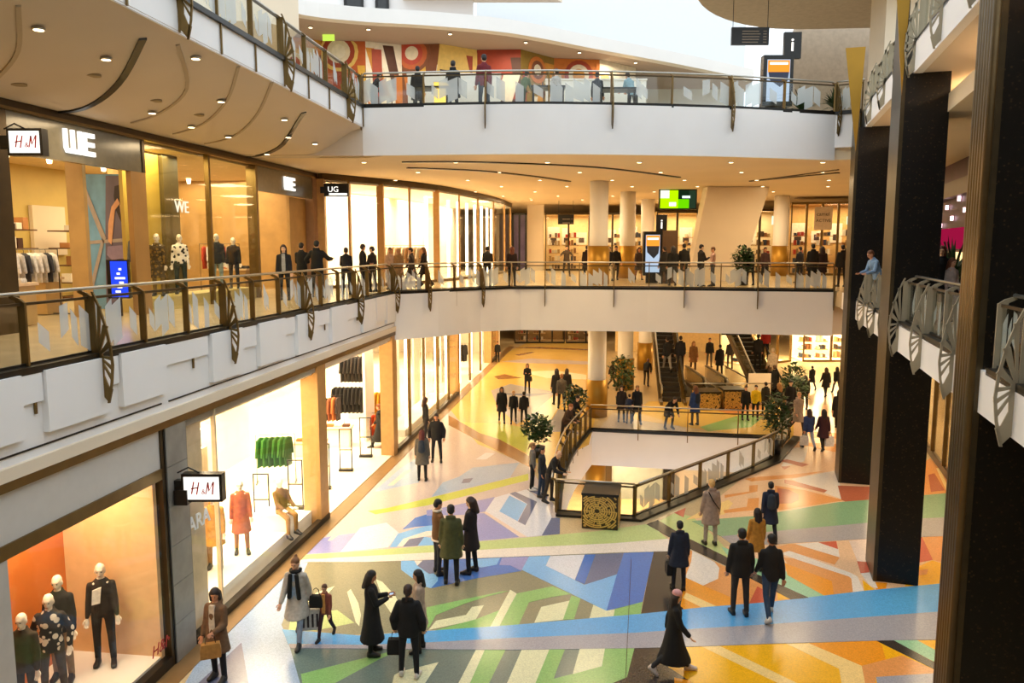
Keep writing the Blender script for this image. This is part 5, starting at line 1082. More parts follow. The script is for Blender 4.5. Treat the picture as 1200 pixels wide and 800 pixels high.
# ------------------------------------------------------------------ people
def remesh(mb, vox, smooth=2):
    me = mb.mesh('tmp'); o = bpy.data.objects.new('tmp', me); COL.objects.link(o)
    r = o.modifiers.new('r', 'REMESH'); r.mode = 'VOXEL'; r.voxel_size = vox; r.use_smooth_shade = True
    if smooth: s = o.modifiers.new('s', 'SMOOTH'); s.factor = .6; s.iterations = smooth
    dg = bpy.context.evaluated_depsgraph_get(); dg.update(); out = bpy.data.meshes.new_from_object(o.evaluated_get(dg))
    bpy.data.objects.remove(o); out.materials.clear(); return out
def fk(P):
    """joint positions for a pose; person 1.72 m, facing +Y"""
    J = {}; lean = R_(P.get('lean', 0)); hip = Vector((0, 0, .92))
    def T(v): return hip+Matrix.Rotation(-lean, 3, 'X') @ (Vector(v)-hip)
    J['T'] = T; J['lean'] = lean; low = 9
    for s, k in ((-1, 'L'), (1, 'R')):
        a, kn = [R_(x) for x in P.get('leg'+k, (2, 4))]; h = Vector((s*.09, 0, .92)); sp = P.get('spread', .02)*s
        kne = h+Vector((sp, .43*math.sin(a), -.43*math.cos(a))); an = kne+Vector((sp*.5, .42*math.sin(a-kn), -.42*math.cos(a-kn)))
        J['hip'+k], J['knee'+k], J['ank'+k] = h, kne, an; J['pitch'+k] = a-kn; low = min(low, an.z)
    J['dz'] = .085-low if not P.get('sit') else 0
    for s, k in ((-1, 'L'), (1, 'R')):
        f, b, e, w_ = P.get('arm'+k, (0, 8, 12, 0)); f, b, e = R_(f), R_(b), R_(e); sh = Vector((s*.16, 0, 1.362))
        d1 = Vector((s*math.sin(b), math.sin(f)*math.cos(b), -math.cos(f)*math.cos(b))); el = sh+d1*.285
        d2 = Vector((s*(math.sin(b)*.6-w_), math.sin(f+e), -math.cos(f+e))).normalized(); wr = el+d2*.25
        J['sh'+k], J['el'+k], J['wr'+k] = T(sh), T(el), T(wr); J['hd'+k] = (T(wr)-T(el)).normalized()
    J['neck'] = T((0, .0, 1.46)); J['head'] = T((0, .015, 1.6))
    return J
def ring(c, rx, ry, z, J=None, n=16, up=True):
    pts = []
    for i in range(n):
        a = 6.28318*i/n; v = Vector((c[0]+rx*math.cos(a), c[1]+ry*math.sin(a), z)); pts.append(J['T'](v) if J and z > .9 else v)
    return pts
def headmat(P, J):
    return Matrix.Translation(J['head']) @ Matrix.Rotation(R_(P.get('turn', 0)), 4, 'Z') @ Matrix.Rotation(-R_(P.get('nod', 8)), 4, 'X')
def body_mesh(P):
    J = fk(P); mb = MB(); H = headmat(P, J)
    def hp(x, y, z): return H @ Vector((x, y, z))
    def e(c, r, n=12, k=8):
        t = MB().ell((0, 0, 0), r, n, k); mb.add([H @ (Vector(v)+Vector(c)) for v in t.v], t.f)
    e((0, -.012, .03), (.075, .093, .088)); e((0, .022, -.045), (.055, .062, .06)); e((0, .052, -.088), (.022, .02, .018)); e((0, .088, -.022), (.014, .02, .02)); e((0, .082, .002), (.011, .012, .03))
    e((-.077, -.01, -.015), (.014, .022, .034)); e((.077, -.01, -.015), (.014, .022, .034)); e((0, .08, .032), (.05, .016, .012)); e((0, .078, -.06), (.026, .014, .012))
    mb.cap(J['neck']-Vector((0, 0, .05)), hp(0, -.015, -.04), .052, .05)
    mb.loft([ring((0, 0), .13, .1, .86, J), ring((0, 0), .14, .105, .98, J), ring((0, 0), .115, .09, 1.1, J), ring((0, 0), .14, .1, 1.26, J), ring((0, 0), .15, .09, 1.39, J), ring((0, 0), .06, .05, 1.47, J)])
    for k in 'LR':
        mb.cap(J['hip'+k], J['knee'+k], .078, .05); mb.cap(J['knee'+k], J['ank'+k], .05, .034)
        mb.cap(J['sh'+k], J['el'+k], .04, .034); mb.cap(J['el'+k], J['wr'+k], .034, .026)
    me = remesh(mb, .02, 1)
    # hands with five fingers, eyes and lips are joined to the same mesh
    x = MB()
    for s, k in ((-1, 'L'), (1, 'R')):
        d = J['hd'+k]; w0 = J['wr'+k]; side = d.cross(Vector((0, 1, 0))); side = side.normalized() if side.length > .2 else Vector((1, 0, 0)); nrm = side.cross(d).normalized()
        x.cap(w0, w0+d*.075, .027, .036, 8, 0, (side, 1, .5))
        for q, ln in zip((-1.5, -.5, .5, 1.5), (.06, .072, .068, .055)):
            b0 = w0+d*.085+side*(q*.018); m_ = b0+d*ln*.55+nrm*.008; x.cap(b0, m_, .0095, .0085, 6); x.cap(m_, m_+d*ln*.4+nrm*.022, .0085, .007, 6)
        t0 = w0+d*.03+side*(.03*s); t1 = t0+d*.03+side*(.022*s)+nrm*.012; x.cap(t0, t1, .012, .01, 6); x.cap(t1, t1+d*.028+nrm*.01, .01, .008, 6)
    for s in (-1, 1):
        t = MB().ell((0, 0, 0), (.011, .007, .008), 8, 6); x.add([H @ (Vector(v)+Vector((s*.031, .083, .008))) for v in t.v], t.f, 1)
    t = MB().ell((0, 0, 0), (.022, .006, .006), 8, 5); x.add([H @ (Vector(v)+Vector((0, .094, -.058))) for v in t.v], t.f, 2)
    xm = x.mesh('x', True); bm = bmesh.new(); bm.from_mesh(me); bm.from_mesh(xm); bm.to_mesh(me); bm.free()
    return me
def top_mesh(P, kind):
    J = fk(P); mb = MB(); T = J['T']
    fat = {'jacket': .012, 'puffer': .035, 'coat': .02, 'sweater': 0, 'longcoat': .02, 'parka': .03, 'dress': .0}[kind]
    hem = {'jacket': .80, 'puffer': .78, 'coat': .56, 'sweater': .86, 'longcoat': .3, 'parka': .60, 'dress': .5}[kind]
    R = []
    if hem < .75:
        fl = .07 if kind != 'longcoat' else .12
        off = (J['kneeL'].y+J['kneeR'].y)/2*.6; sw = abs(J['kneeL'].y-J['kneeR'].y)*.35
        R.append(ring((0, off), .155+fl+fat, .12+fl+sw, hem)); R.append(ring((0, off*.4), .165+fat+fl*.5, .125+fl*.5+sw*.4, (hem+.9)/2))
    else: R.append(ring((0, 0), .155+fat, .115+fat, hem))
    R += [ring((0, 0), .165+fat, .125+fat, .93, J), ring((0, 0), .145+fat, .11+fat, 1.1, J), ring((0, 0), .158+fat, .12+fat, 1.27, J), ring((0, -.005), .145+fat*.6, .105+fat*.6, 1.38, J), ring((0, -.01), .1, .08, 1.445, J), ring((0, -.005), .066, .062, 1.475, J)]
    mb.loft(R)
    for k in 'LR':
        mb.cap(J['sh'+k], J['el'+k], .058+fat*.5, .048+fat*.7); mb.cap(J['el'+k], J['wr'+k]-J['hd'+k]*.02, .05+fat*.7, .038+fat*.6)
    if kind in ('parka', 'puffer', 'coat'):
        mb.cap(T((-.07, -.06, 1.47)), T((.07, -.06, 1.47)), .045, .045)
    if kind in ('jacket', 'longcoat'): mb.cap(T((-.045, -.03, 1.475)), T((.045, -.03, 1.475)), .035, .035)
    return remesh(mb, .02, 3)
def legs_mesh(P, wide=0):
    J = fk(P); mb = MB()
    mb.cap((-.05, 0, .92), (.05, 0, .92), .115, .115)
    for k in 'LR':
        mb.cap(J['hip'+k], J['knee'+k], .092+wide, .064+wide); mb.cap(J['knee'+k], J['ank'+k]+Vector((0, 0, .02)), .064+wide, .05+wide*1.4)
    mb.loft([ring((0, 0), .14, .11, .84), ring((0, 0), .15, .115, .93), ring((0, 0), .14, .11, 1.0)])
    return remesh(mb, .02, 2)
def shoe_mesh():
    mb = MB(); mb.loft([[(x*w_, y, z) for x, z in ((-1, -.075), (1, -.075), (1, -.03), (.6, t), (-.6, t), (-1, -.03))] for y, w_, t in ((-.07, .03, .02), (-.03, .042, .05), (.04, .042, .04), (.1, .046, -.0), (.16, .042, -.025), (.19, .025, -.045))])
    return mb.mesh('shoe', True)
def hair_mesh(kind):
    mb = MB(); e = lambda c, r: mb.ell(c, r, 12, 8)
    if kind == 'bald': e((0, -.02, .03), (.072, .088, .086)); return remesh(mb, .016, 1)
    if kind in ('cap', 'beanie'):
        e((0, -.012, .062), (.088, .103, .075)); 
        if kind == 'cap': mb.cap((-.03, .1, .045), (.03, .1, .045), .045, .045, 8, 0, ((1, 0, 0), 1, .25))
        return remesh(mb, .016, 2)
    e((0, -.02, .052), (.086, .1, .08)); e((0, -.048, .005), (.082, .075, .085))
    if kind in ('long', 'curly'):
        k = 1.0 if kind == 'long' else 1.25
        mb.cap((-.045, -.06, 0), (-.06, -.075, -.2), .06*k, .045*k); mb.cap((.045, -.06, 0), (.06, -.075, -.2), .06*k, .045*k); mb.cap((0, -.08, 0), (0, -.1, -.24), .06*k, .045*k)
        mb.cap((-.075, -.01, .03), (-.08, -.01, -.12), .03*k, .03); mb.cap((.075, -.01, .03), (.08, -.01, -.12), .03*k, .03)
    if kind == 'bun': e((0, -.06, .14), (.04, .04, .035))
    if kind == 'pony': mb.cap((0, -.11, .05), (0, -.15, -.14), .032, .022)
    return remesh(mb, .016, 2)
POSE = {
 'stand': dict(legL=(3, 5), legR=(-3, 3), armL=(4, 8, 12, 0), armR=(0, 8, 14, 0)),
 'phone': dict(legL=(2, 4), legR=(-2, 2), armL=(18, 6, 88, .35), armR=(20, 6, 92, .35), nod=16),
 'walk': dict(legL=(24, 8), legR=(-16, 26), armL=(-18, 8, 14, 0), armR=(20, 8, 24, 0), lean=3),
 'walk2': dict(legL=(-14, 22), legR=(20, 6), armL=(16, 8, 20, 0), armR=(-14, 8, 12, 0), lean=2),
 'pockets': dict(legL=(2, 3), legR=(-2, 4), armL=(-12, 22, 34, .25), armR=(-12, 22, 34, .25), spread=.04),
 'lean': dict(legL=(4, 6), legR=(-8, 4), armL=(38, 6, 62, .25), armR=(38, 6, 62, .25), lean=24, nod=20),
 'hold': dict(legL=(3, 5), legR=(-3, 3), armL=(10, 8, 70, .3), armR=(0, 10, 20, 0), turn=18, nod=15),
 'arms_out': dict(legL=(5, 6), legR=(-4, 4), armL=(20, 40, 70, .3), armR=(20, 42, 70, .3), spread=.06),
 'reach': dict(legL=(14, 4), legR=(-10, 8), armL=(30, 6, 20, 0), armR=(-16, 14, 40, .3), turn=-15),
 'sit': dict(legL=(80, 82), legR=(72, 70), armL=(20, 8, 40, .2), armR=(25, 8, 35, .2), sit=1, lean=-8),
 'bend': dict(legL=(25, 35), legR=(5, 20), armL=(60, 8, 20, .2), armR=(55, 8, 20, .2), lean=48, nod=10),
}
CACHE = {}
def cm(key, f):
    if key not in CACHE: CACHE[key] = f()
    return CACHE[key]
def pobj(name, me, m, parent, slots=()):
    if not me.materials:
        me.materials.append(None)
        for s in slots: me.materials.append(s)
    o = bpy.data.objects.new(name, me); COL.objects.link(o); o.parent = parent
    o.material_slots[0].link = 'OBJECT'; o.material_slots[0].material = m; return o
M_eye = mat('eye_dark', '1A120E', .3); M_lip = mat('lip', '9A5048', .5)
def cloth(c, rough=.85): return mat('cloth_'+c, c, rough, var=.18, scale=14, bump=.15)
SK = ['D8A27E', 'C68A64', 'E0B492', 'A8714C']
def person(x, y, z, yaw, h, pose, top, topc, legc, hair='short', hairc='2A1C14', label='', skin=None, wide=0, shoe='1A1816', group=None, shirt=None, name='person', cat='person', mann=None, extra=None):
    """yaw in degrees: 0 faces away from the camera (+Y), 180 faces it"""
    P = POSE[pose]; J = fk(P); s = h/1.72
    t = thing(name, label, cat, (x, y, z), R_(yaw), group=group); t.scale = (s, s, s)
    dz = J['dz']
    def dn(o): o.location.z = dz; return o
    sk = mann or mat('skin_'+(skin or SK[int(abs(x*31+y*17)) % 3]), skin or SK[int(abs(x*31+y*17)) % 3], .55, var=.05, scale=10)
    dn(pobj('body', cm(('b', pose), lambda: body_mesh(P)), sk, t, (M_eye, M_lip) if not mann else (mann, mann)))
    dn(pobj({'jacket': 'jacket', 'puffer': 'puffer_jacket', 'coat': 'coat', 'sweater': 'sweater', 'longcoat': 'long_coat', 'parka': 'parka', 'dress': 'dress'}[top], cm(('t', pose, top), lambda: top_mesh(P, top)), cloth(topc) if isinstance(topc, str) else topc, t))
    dn(pobj('trousers', cm(('l', pose, wide), lambda: legs_mesh(P, wide)), cloth(legc), t))
    if not mann:
        o = pobj('hair' if hair not in ('cap', 'beanie') else 'hat', cm(('h', hair), lambda: hair_mesh(hair)), cloth(hairc, .6), t)
        M = headmat(P, J); o.matrix_local = Matrix.Translation((0, 0, dz)) @ M
        if hair == 'cap': o2 = pobj('hair', cm(('h', 'long'), lambda: hair_mesh('long')), cloth('2A1C14', .6), t); o2.matrix_local = Matrix.Translation((0, 0, dz)) @ M @ Matrix.Translation((0, .0, -.03)) @ Matrix.Scale(.93, 4)
    for k in 'LR':
        o = pobj('shoe', cm('shoe', shoe_mesh), cloth(shoe, .5), t); p = J['ank'+k]; pt = max(-.9, min(.5, J['pitch'+k]+.0)); pt = pt if pt < -.12 else 0
        o.location = (p.x, p.y+.01, p.z+dz); o.rotation_euler = (pt if not P.get('sit') else 0, 0, (-1 if k == 'R' else 1)*.1)
    if shirt:
        T = J['T']; mb = MB(); pts = [(-.05, 1.44), (.05, 1.44), (.06, 1.1), (.05, .86), (-.05, .86), (-.06, 1.1)]
        vs = [T((px, .125+(0 if pz > 1.3 else .012), pz)) for px, pz in pts]; mb.add(vs+[v-Vector((0, .05, 0)) for v in vs], [(0, 5, 4, 3, 2, 1), (6, 7, 8, 9, 10, 11)]+[(i, (i+1) % 6, 6+(i+1) % 6, 6+i) for i in range(6)])
        dn(mb.obj('shirt_front', cloth(shirt), t))
    if extra == 'patch':
        T = J['T']; mb = MB(); mb.add([T((px, .145-.01*(dd), pz)) for dd in (0, 3) for px, pz in ((-.02, 1.36), (.11, 1.32), (.13, 1.08), (.01, 1.1))], [(0, 3, 2, 1), (4, 5, 6, 7), (0, 1, 5, 4), (1, 2, 6, 5), (2, 3, 7, 6), (3, 0, 4, 7)]); dn(mb.obj('chest_panel', cloth('F0E8DC'), t))
    if extra == 'scarf':
        mb = MB(); T = J['T']; mb.tube([T((.09*math.cos(a*.7), -.0+.09*math.sin(a*.7), 1.47)) for a in range(10)], .035, 8); mb.cap(T((-.06, .13, 1.42)), T((-.1, .16, .98)), .04, .045); mb.cap(T((.06, .13, 1.42)), T((.09, .16, 1.0)), .04, .045)
        dn(mb.obj('scarf', cloth('15130F'), t, True))
    if extra == 'backpack':
        mb = MB(); T = J['T']; mb.cap(T((0, -.2, 1.08)), T((0, -.19, 1.32)), .12, .1, 12, 0, ((1, 0, 0), 1, .6)); dn(mb.obj('backpack', cloth('2C3440'), t, True))
    if extra == 'strap':
        mb = MB(); T = J['T']; mb.tube([T((-.12, -.12, 1.43)), T((0, -.165, 1.2)), T((.16, -.14, .98))], .014, 6); dn(mb.obj('bag_strap', cloth('14120F'), t, True))
    if extra == 'trim':
        mb = MB(); T = J['T']; mb.tube([T((.09*math.cos(a*.7), -.01+.085*math.sin(a*.7), 1.475)) for a in range(10)], .03, 8); mb.tube([(.17*math.cos(a*.6283), .135*math.sin(a*.6283), .80) for a in range(11)], .022, 6); dn(mb.obj('fleece_trim', cloth('E4D4BC'), t, True))
    wr = J['wrR']+J['hdR']*.08; wl = J['wrL']+J['hdL']*.08
    def world(v): v = Vector((v.x, v.y, v.z+dz))*s; v.rotate(Matrix.Rotation(R_(yaw), 3, 'Z')); return Vector((x, y, z))+v
    return t, world(wl), world(wr)
def bag(p, w_, h, d, c, label, rz=0, c2=None, kind='handbag'):
    t = thing(kind, label, 'bag', (p[0], p[1], p[2]-h-.14), R_(rz))
    MB().loft([[(x*w_/2*k, y*d/2*k, zz) for x, y in ((-1, -1), (1, -1), (1, 1), (-1, 1))] for zz, k in ((0, .92), (.02, 1), (h*.6, 1), (h, .88))]).obj('body', cloth(c, .6), t)
    MB().tube([(-w_*.25, 0, h), (-w_*.2, 0, h+.11), (0, 0, h+.15), (w_*.2, 0, h+.11), (w_*.25, 0, h)], .008, 6).obj('handle', cloth('14120F'), t)
    if c2:
        mb = MB()
        for i in range(4): mb.box(-w_*.42+i*w_*.22, -w_*.42+i*w_*.22+w_*.1, -d/2-.004, d/2+.004, h*.15, h*.8)
        mb.obj('print', cloth(c2), t)
    return t
PEOPLE=[
(-5.24, 13.18, 0, 165, 1.7, 'hold', 'coat', '6A4E34', '1C1A1C', 'long', '2A1A14', 'woman in a brown fur coat and glasses by the shop windows, lower left', {'shirt': 'C8BCA8'}),
(-4.2, 14.59, 0, 175, 1.75, 'walk', 'coat', 'B8AEA0', '8E98A8', 'bun', '7A5230', 'woman in a pale sleeveless coat and black scarf walking with a child', {'extra': 'scarf', 'shirt': '8EA0B4'}),
(-3.68, 14.69, 0, 170, 1.13, 'walk2', 'jacket', '7E4030', '3A1E22', 'short', '5A3A24', 'small child in a rust jacket walking beside the pale coated woman', {'shirt': 'C89048'}),
(-2.65, 14.07, 0, -80, 1.64, 'phone', 'longcoat', '12100F', '15130F', 'long', '1A1210', 'woman in a long black coat looking at her phone, lower centre', {}),
(-1.85, 13.29, 0, -5, 1.71, 'pockets', 'puffer', '121112', '15161A', 'pony', '2E1C14', 'woman in a black hooded jacket seen from behind, white trainers, lower centre', {'shoe': 'D8D2CA'}),
(-1.78, 14.2, 0, 95, 1.6, 'stand', 'coat', 'B09A86', '2A2420', 'long', '18120F', 'woman in a long beige coat facing left behind the black hooded jacket', {}),
(-1.74, 17.74, 0, -60, 1.8, 'phone', 'jacket', '6E4A26', '22242A', 'short', '14100E', 'man in a brown jacket with cream fleece trim in the group of three', {'extra': 'trim'}),
(-1.39, 17.18, 0, 0, 1.86, 'stand', 'parka', '4A4A26', '16171C', 'short', '18120F', 'person in an olive green parka seen from behind in the group of three', {}),
(-0.97, 17.79, 0, 70, 1.84, 'hold', 'coat', '1E1214', '121114', 'curly', '2E1810', 'curly haired woman in a black coat laughing in the group of three', {}),
(-2.96, 25.15, 0, 0, 1.7, 'stand', 'coat', '5A544C', '14120F', 'long', '5E2018', 'red haired woman in a grey plaid coat near the bright shop, seen from behind', {'extra': 'backpack'}),
(-2.7, 27.42, 0, 180, 1.75, 'pockets', 'puffer', '121010', '16181C', 'short', '2A1A12', 'man in a black jacket walking towards the camera beside the bright shop', {}),
(-3.42, 30.39, 0, -70, 1.76, 'stand', 'sweater', '2A241E', '3C342E', 'long', '4A2A18', 'woman with long brown hair standing at the bright shop window edge', {}),
(-5.06, 29.46, 0, 90, 1.74, 'walk', 'longcoat', '141210', '16140F', 'short', '8A4A24', 'man in a black coat walking inside the bright shop entrance', {}),
(-4.67, 29.46, 0, 85, 1.47, 'walk2', 'coat', 'A8702C', '14120F', 'long', '1A1210', 'woman in a camel coat walking inside the bright shop entrance', {}),
(3.76, 16.91, 0, 0, 1.58, 'stand', 'parka', '1A2030', '181A22', 'short', '14100E', 'man in a navy hooded jacket seen from behind, above the pink cap woman', {}),
(2.92, 13.41, 0, -95, 1.61, 'walk', 'longcoat', '100E0E', '2A2A2C', 'cap', 'D89A94', 'woman in a pink cap and long black coat striding right', {'shoe': 'D8C8BC'}),
(4.78, 15.67, 0, 0, 1.86, 'stand', 'puffer', '17120F', '2E2824', 'short', '14100E', 'man in a black leather jacket seen from behind at the blue band', {'shirt': None}),
(5.82, 17.94, 0, 5, 1.52, 'stand', 'coat', 'B07A28', '6A4A28', 'long', '1E1210', 'woman with long dark hair in a mustard coat just above the two men', {}),
(5.37, 15.55, 0, 0, 1.82, 'walk2', 'jacket', '1A1614', '2E4058', 'short', '14100E', 'man in a dark jacket and blue jeans with white shoes at the blue band', {'shoe': 'D8D2CA'}),
(5.14, 19.56, 0, 5, 1.73, 'stand', 'coat', '9A8474', 'A89A8A', 'short', 'C8A060', 'blonde woman in a beige coat with a black bag strap, seen from behind', {'extra': 'strap'}),
(6.79, 19.91, 0, -10, 1.6, 'walk', 'coat', '1A2034', '14141A', 'short', '14100E', 'person in a navy coat with a grey backpack walking away', {'extra': 'backpack'}),
(-0.45, 33.88, 0, 180, 1.61, 'walk', 'coat', '16120F', '1A1614', 'long', '2A1A14', 'leftmost of three dark coated people walking together in the centre', {}),
(0.07, 33.72, 0, 180, 1.44, 'walk2', 'jacket', '1A1614', '14120F', 'short', 'C89860', 'fair haired middle person of the three walking together in the centre', {}),
(0.52, 33.55, 0, 0, 1.44, 'walk', 'puffer', '14110F', '14120F', 'short', '1E1410', 'rightmost of three dark coated people walking together in the centre', {}),
(0.81, 40.77, 0, 180, 1.55, 'phone', 'jacket', '14120F', '1E1C1A', 'long', '5A4028', 'person in black holding a bag in front, standing alone in the centre', {}),
(2.17, 37.63, 0, 10, 1.77, 'stand', 'coat', '12100F', '14120F', 'long', '1A100C', 'dark haired woman in black, left of the small group by the front column', {}),
(2.34, 36.42, 0, 0, 1.76, 'walk', 'jacket', '5A5248', '1E1A18', 'short', '9A6A3C', 'man in a grey jacket in the small group by the front column', {}),
(2.73, 38.48, 0, -10, 1.64, 'stand', 'coat', '15120F', '16140F', 'long', '2A1A12', 'woman in black, right of the small group by the front column', {}),
(0.65, 24.14, 0, -90, 1.53, 'stand', 'sweater', '6A6660', '121114', 'pony', '8A6238', 'girl with a ponytail in a grey top and white trainers by the plant', {'shoe': 'E0DCD6'}),
(1.14, 22.97, 0, -115, 1.68, 'lean', 'jacket', '1C1714', '3A3028', 'bald', 'B87848', 'bald man leaning on the curved railing of the floor opening', {}),
(0.92, 23.46, 0, -110, 1.57, 'stand', 'jacket', '2A2A2C', '2A3A50', 'short', '2A1A12', 'dark haired man standing just behind the bald man at the railing', {}),
(2.07, 29.98, 0, -130, 1.68, 'lean', 'jacket', '4A3424', '2A221C', 'short', '9A5A30', 'person in a brown jacket leaning over the far part of the curved railing', {}),
(2.47, 31.67, 0, -130, 1.68, 'lean', 'jacket', '181614', '1E1C1A', 'short', '1A1210', 'person in black leaning over the far part of the curved railing', {}),
(-0.97, 51.81, 0, 180, 1.38, 'stand', 'jacket', '14120F', '14120F', 'short', '3A2A1C', 'lone figure in black at the far end of the shop windows', {}),
(4.82, 33.88, 0, 175, 1.61, 'stand', 'coat', '2A201C', '14120F', 'long', '3A2418', 'woman in dark clothes left of the pair behind the floor opening', {}),
(5.47, 33.72, 0, 180, 1.71, 'walk', 'coat', '17181C', '16161A', 'short', '8A6A44', 'fair haired person in black right of the pair behind the floor opening', {}),
(5.11, 33.55, 0, 0, 1.29, 'stand', 'sweater', '2A3450', '4A4038', 'short', '2A1A12', 'child in a blue top between the two adults behind the floor opening', {}),
(6.63, 32.58, 0, 200, 1.68, 'bend', 'coat', '14120F', '14120F', 'short', '2A1A14', 'person in black bending down behind the back railing of the floor opening', {}),
(7.9, 33.22, 0, 20, 1.72, 'stand', 'coat', '28406E', '3A2A22', 'long', '7A4A2C', 'person in a blue jacket with a dark backpack behind the back railing', {'extra': 'backpack'}),
(7.43, 42.8, 0, -20, 1.68, 'bend', 'jacket', '17140F', '3A302A', 'pony', '7A4A30', 'woman in black bending forward by the columns', {}),
(7.33, 48.88, 0, 0, 1.95, 'stand', 'coat', '5A2020', '14120F', 'short', '1E1410', 'distant person in dark red between the middle and rear columns', {}),
(5.47, 42.28, 0, -70, 1.51, 'walk', 'jacket', '2A2018', '5A4A38', 'short', '3A2418', 'person walking past the middle column', {}),
(10.94, 34.57, 0, 160, 1.56, 'walk', 'jacket', 'F0C818', '14120F', 'short', '1E1410', 'person in a bright yellow jacket in the crowd by the right escalator', {}),
(10.38, 34.23, 0, 180, 1.54, 'stand', 'jacket', '16130F', '14120F', 'short', '1E1410', 'dark clothed person left of the yellow jacket', {}),
(11.6, 35.29, 0, 10, 1.51, 'stand', 'coat', '2A2824', '16140F', 'short', '1E1410', 'person in dark green with a turquoise bag right of the yellow jacket', {}),
(11.75, 33.88, 0, 30, 1.76, 'walk', 'jacket', '15120F', '1A1614', 'long', 'A87840', 'blonde woman in black in the crowd by the right escalator', {}),
(12.48, 34.57, 0, 180, 1.71, 'stand', 'coat', '14110F', '14110F', 'short', '1A1210', 'man in black in the crowd in front of the plant', {}),
(11.78, 31.67, 0, 190, 1.79, 'walk', 'coat', 'A08C78', '3A3028', 'short', 'C8A070', 'fair haired person in a beige coat in the crowd at the railing corner', {}),
(11.12, 31.09, 0, 0, 1.48, 'walk2', 'coat', '3A2C22', '16140F', 'short', '1E1410', 'person in dark brown walking at the railing corner', {}),
(13.82, 36.42, 0, 0, 1.64, 'stand', 'puffer', '14110F', '15130F', 'long', '1E1410', 'person in a black puffer jacket beyond the railing corner crowd', {}),
(13.19, 38.92, 0, 0, 1.74, 'stand', 'coat', '17140F', '16140F', 'short', '4A3020', 'dark coated person at the foot of the right escalator', {}),
(11.31, 29.2, 0, 0, 1.59, 'walk', 'puffer', '2C3C66', '9AA0AC', 'long', '3A2418', 'woman in a blue puffer jacket and pale jeans carrying a bag, seen from behind', {}),
(11.81, 29.08, 0, 0, 1.59, 'walk2', 'coat', '3A1418', '16140F', 'long', '1E1410', 'woman in a dark red coat carrying a white bag, seen from behind', {}),
(16.21, 41.76, 0, 0, 1.31, 'walk', 'coat', '15120F', '15120F', 'short', '1E1410', 'distant person in black, leftmost of the three near the glowing shop', {}),
(16.18, 39.82, 0, 0, 1.52, 'walk2', 'coat', '17130F', '17130F', 'long', '3A2418', 'distant person in a black coat, middle of the three near the glowing shop', {}),
(17.04, 40.53, 0, 0, 1.45, 'walk', 'jacket', '15120F', '15120F', 'long', '1E1410', 'distant person in black, rightmost of the three near the glowing shop', {}),
(13.78, 32.43, 0, -30, 1.76, 'walk', 'coat', '1A1412', '15120F', 'long', '1E1410', 'woman in black half hidden by the farthest pylon on the ground floor', {}),
(13.47, 40.07, 0.6, 0, 1.85, 'stand', 'jacket', 'C8B49A', '6A4A38', 'short', 'B8A890', 'man in a pale coat standing on the right escalator', {}),
(11.11, 47.53, 0, 180, 1.9, 'stand', 'coat', '8A6038', '4A3424', 'long', 'A87840', 'woman in a tan coat standing beyond the escalator heads, left', {}),
(12.62, 49.58, 0, 180, 1.87, 'stand', 'jacket', '1C1814', '4A4440', 'short', '3A2418', 'man in dark clothes beyond the middle escalator head', {}),
(12.4, 46.26, 0, 0, 1.85, 'stand', 'coat', '12100F', '12100F', 'short', '1A1210', 'broad person in black at the right escalator head', {}),
(13.74, 48.88, 0, 0, 1.84, 'stand', 'jacket', '2A2420', '4A4038', 'short', '6A4428', 'person in brown beside the broad person at the right escalator head', {}),
(8.05, 40.21, 1.21, 0, 1.85, 'walk', 'jacket', '141416', '8A8480', 'short', '1E1410', 'person in pale trousers walking up the left escalator', {}),
(8.72, 40.21, 1.21, 0, 1.85, 'stand', 'puffer', '17151A', '2A2422', 'short', '1E1410', 'dark clothed rider on the left escalator, right side', {}),
(13.02, 41.11, 1.21, 0, 1.85, 'stand', 'jacket', '17120F', '17120F', 'short', '1A1210', 'dark rider higher up the right escalator', {}),
(13.64, 41.81, 1.61, 0, 1.85, 'stand', 'jacket', 'A02018', '17120F', 'short', '1A1210', 'rider in a red top near the top of the right escalator', {}),
(-7.13, 24.6, 6, 190, 1.72, 'stand', 'jacket', '17161A', '16161A', 'long', '3A2418', 'woman with a pale scarf in black walking past the second lettering, gallery left', {'shirt': 'A0A0A0'}),
(-7.16, 26.8, 6, 0, 1.78, 'phone', 'jacket', '14120F', '14120F', 'short', '1E1410', 'slim man in black beside the broad man at the left gallery railing', {}),
(-6.44, 26.0, 6, 0, 1.85, 'arms_out', 'puffer', '0F0D0C', '14120F', 'short', '14100E', 'broad man in black with raised elbows at the left gallery railing', {}),
(-5.78, 27.4, 6, 10, 1.68, 'lean', 'sweater', '141114', '16161C', 'short', '1A1210', 'man in a black sweater with white collar leaning at the gallery railing', {}),
(-5.34, 28.2, 6, -60, 1.74, 'hold', 'jacket', '15120F', '17140F', 'short', '1A1210', 'left man of the two chatting at the gallery railing corner', {}),
(-5.13, 28.9, 6, 60, 1.66, 'hold', 'jacket', '2A2018', '1A1614', 'short', '2A1A12', 'right man of the two chatting at the gallery railing corner', {}),
(-4.73, 30.6, 6, 180, 1.62, 'stand', 'dress', 'C8A890', 'B08A70', 'short', '6A4428', 'person in a pale pink top at the gallery railing corner', {}),
(-4.32, 30.0, 6, 150, 1.6, 'stand', 'coat', '9A7448', '7A5A3C', 'short', 'C8A060', 'blonde person in a tan coat at the gallery railing corner', {}),
(-4.08, 32.0, 6, 90, 1.66, 'walk', 'coat', '2A1A14', '17120F', 'short', '3A2418', 'person in dark brown walking left in front of the bright curved shop', {}),
(-3.63, 32.6, 6, 90, 1.66, 'walk2', 'coat', '1E1614', '17120F', 'long', '8A5A30', 'second person walking left in front of the bright curved shop', {}),
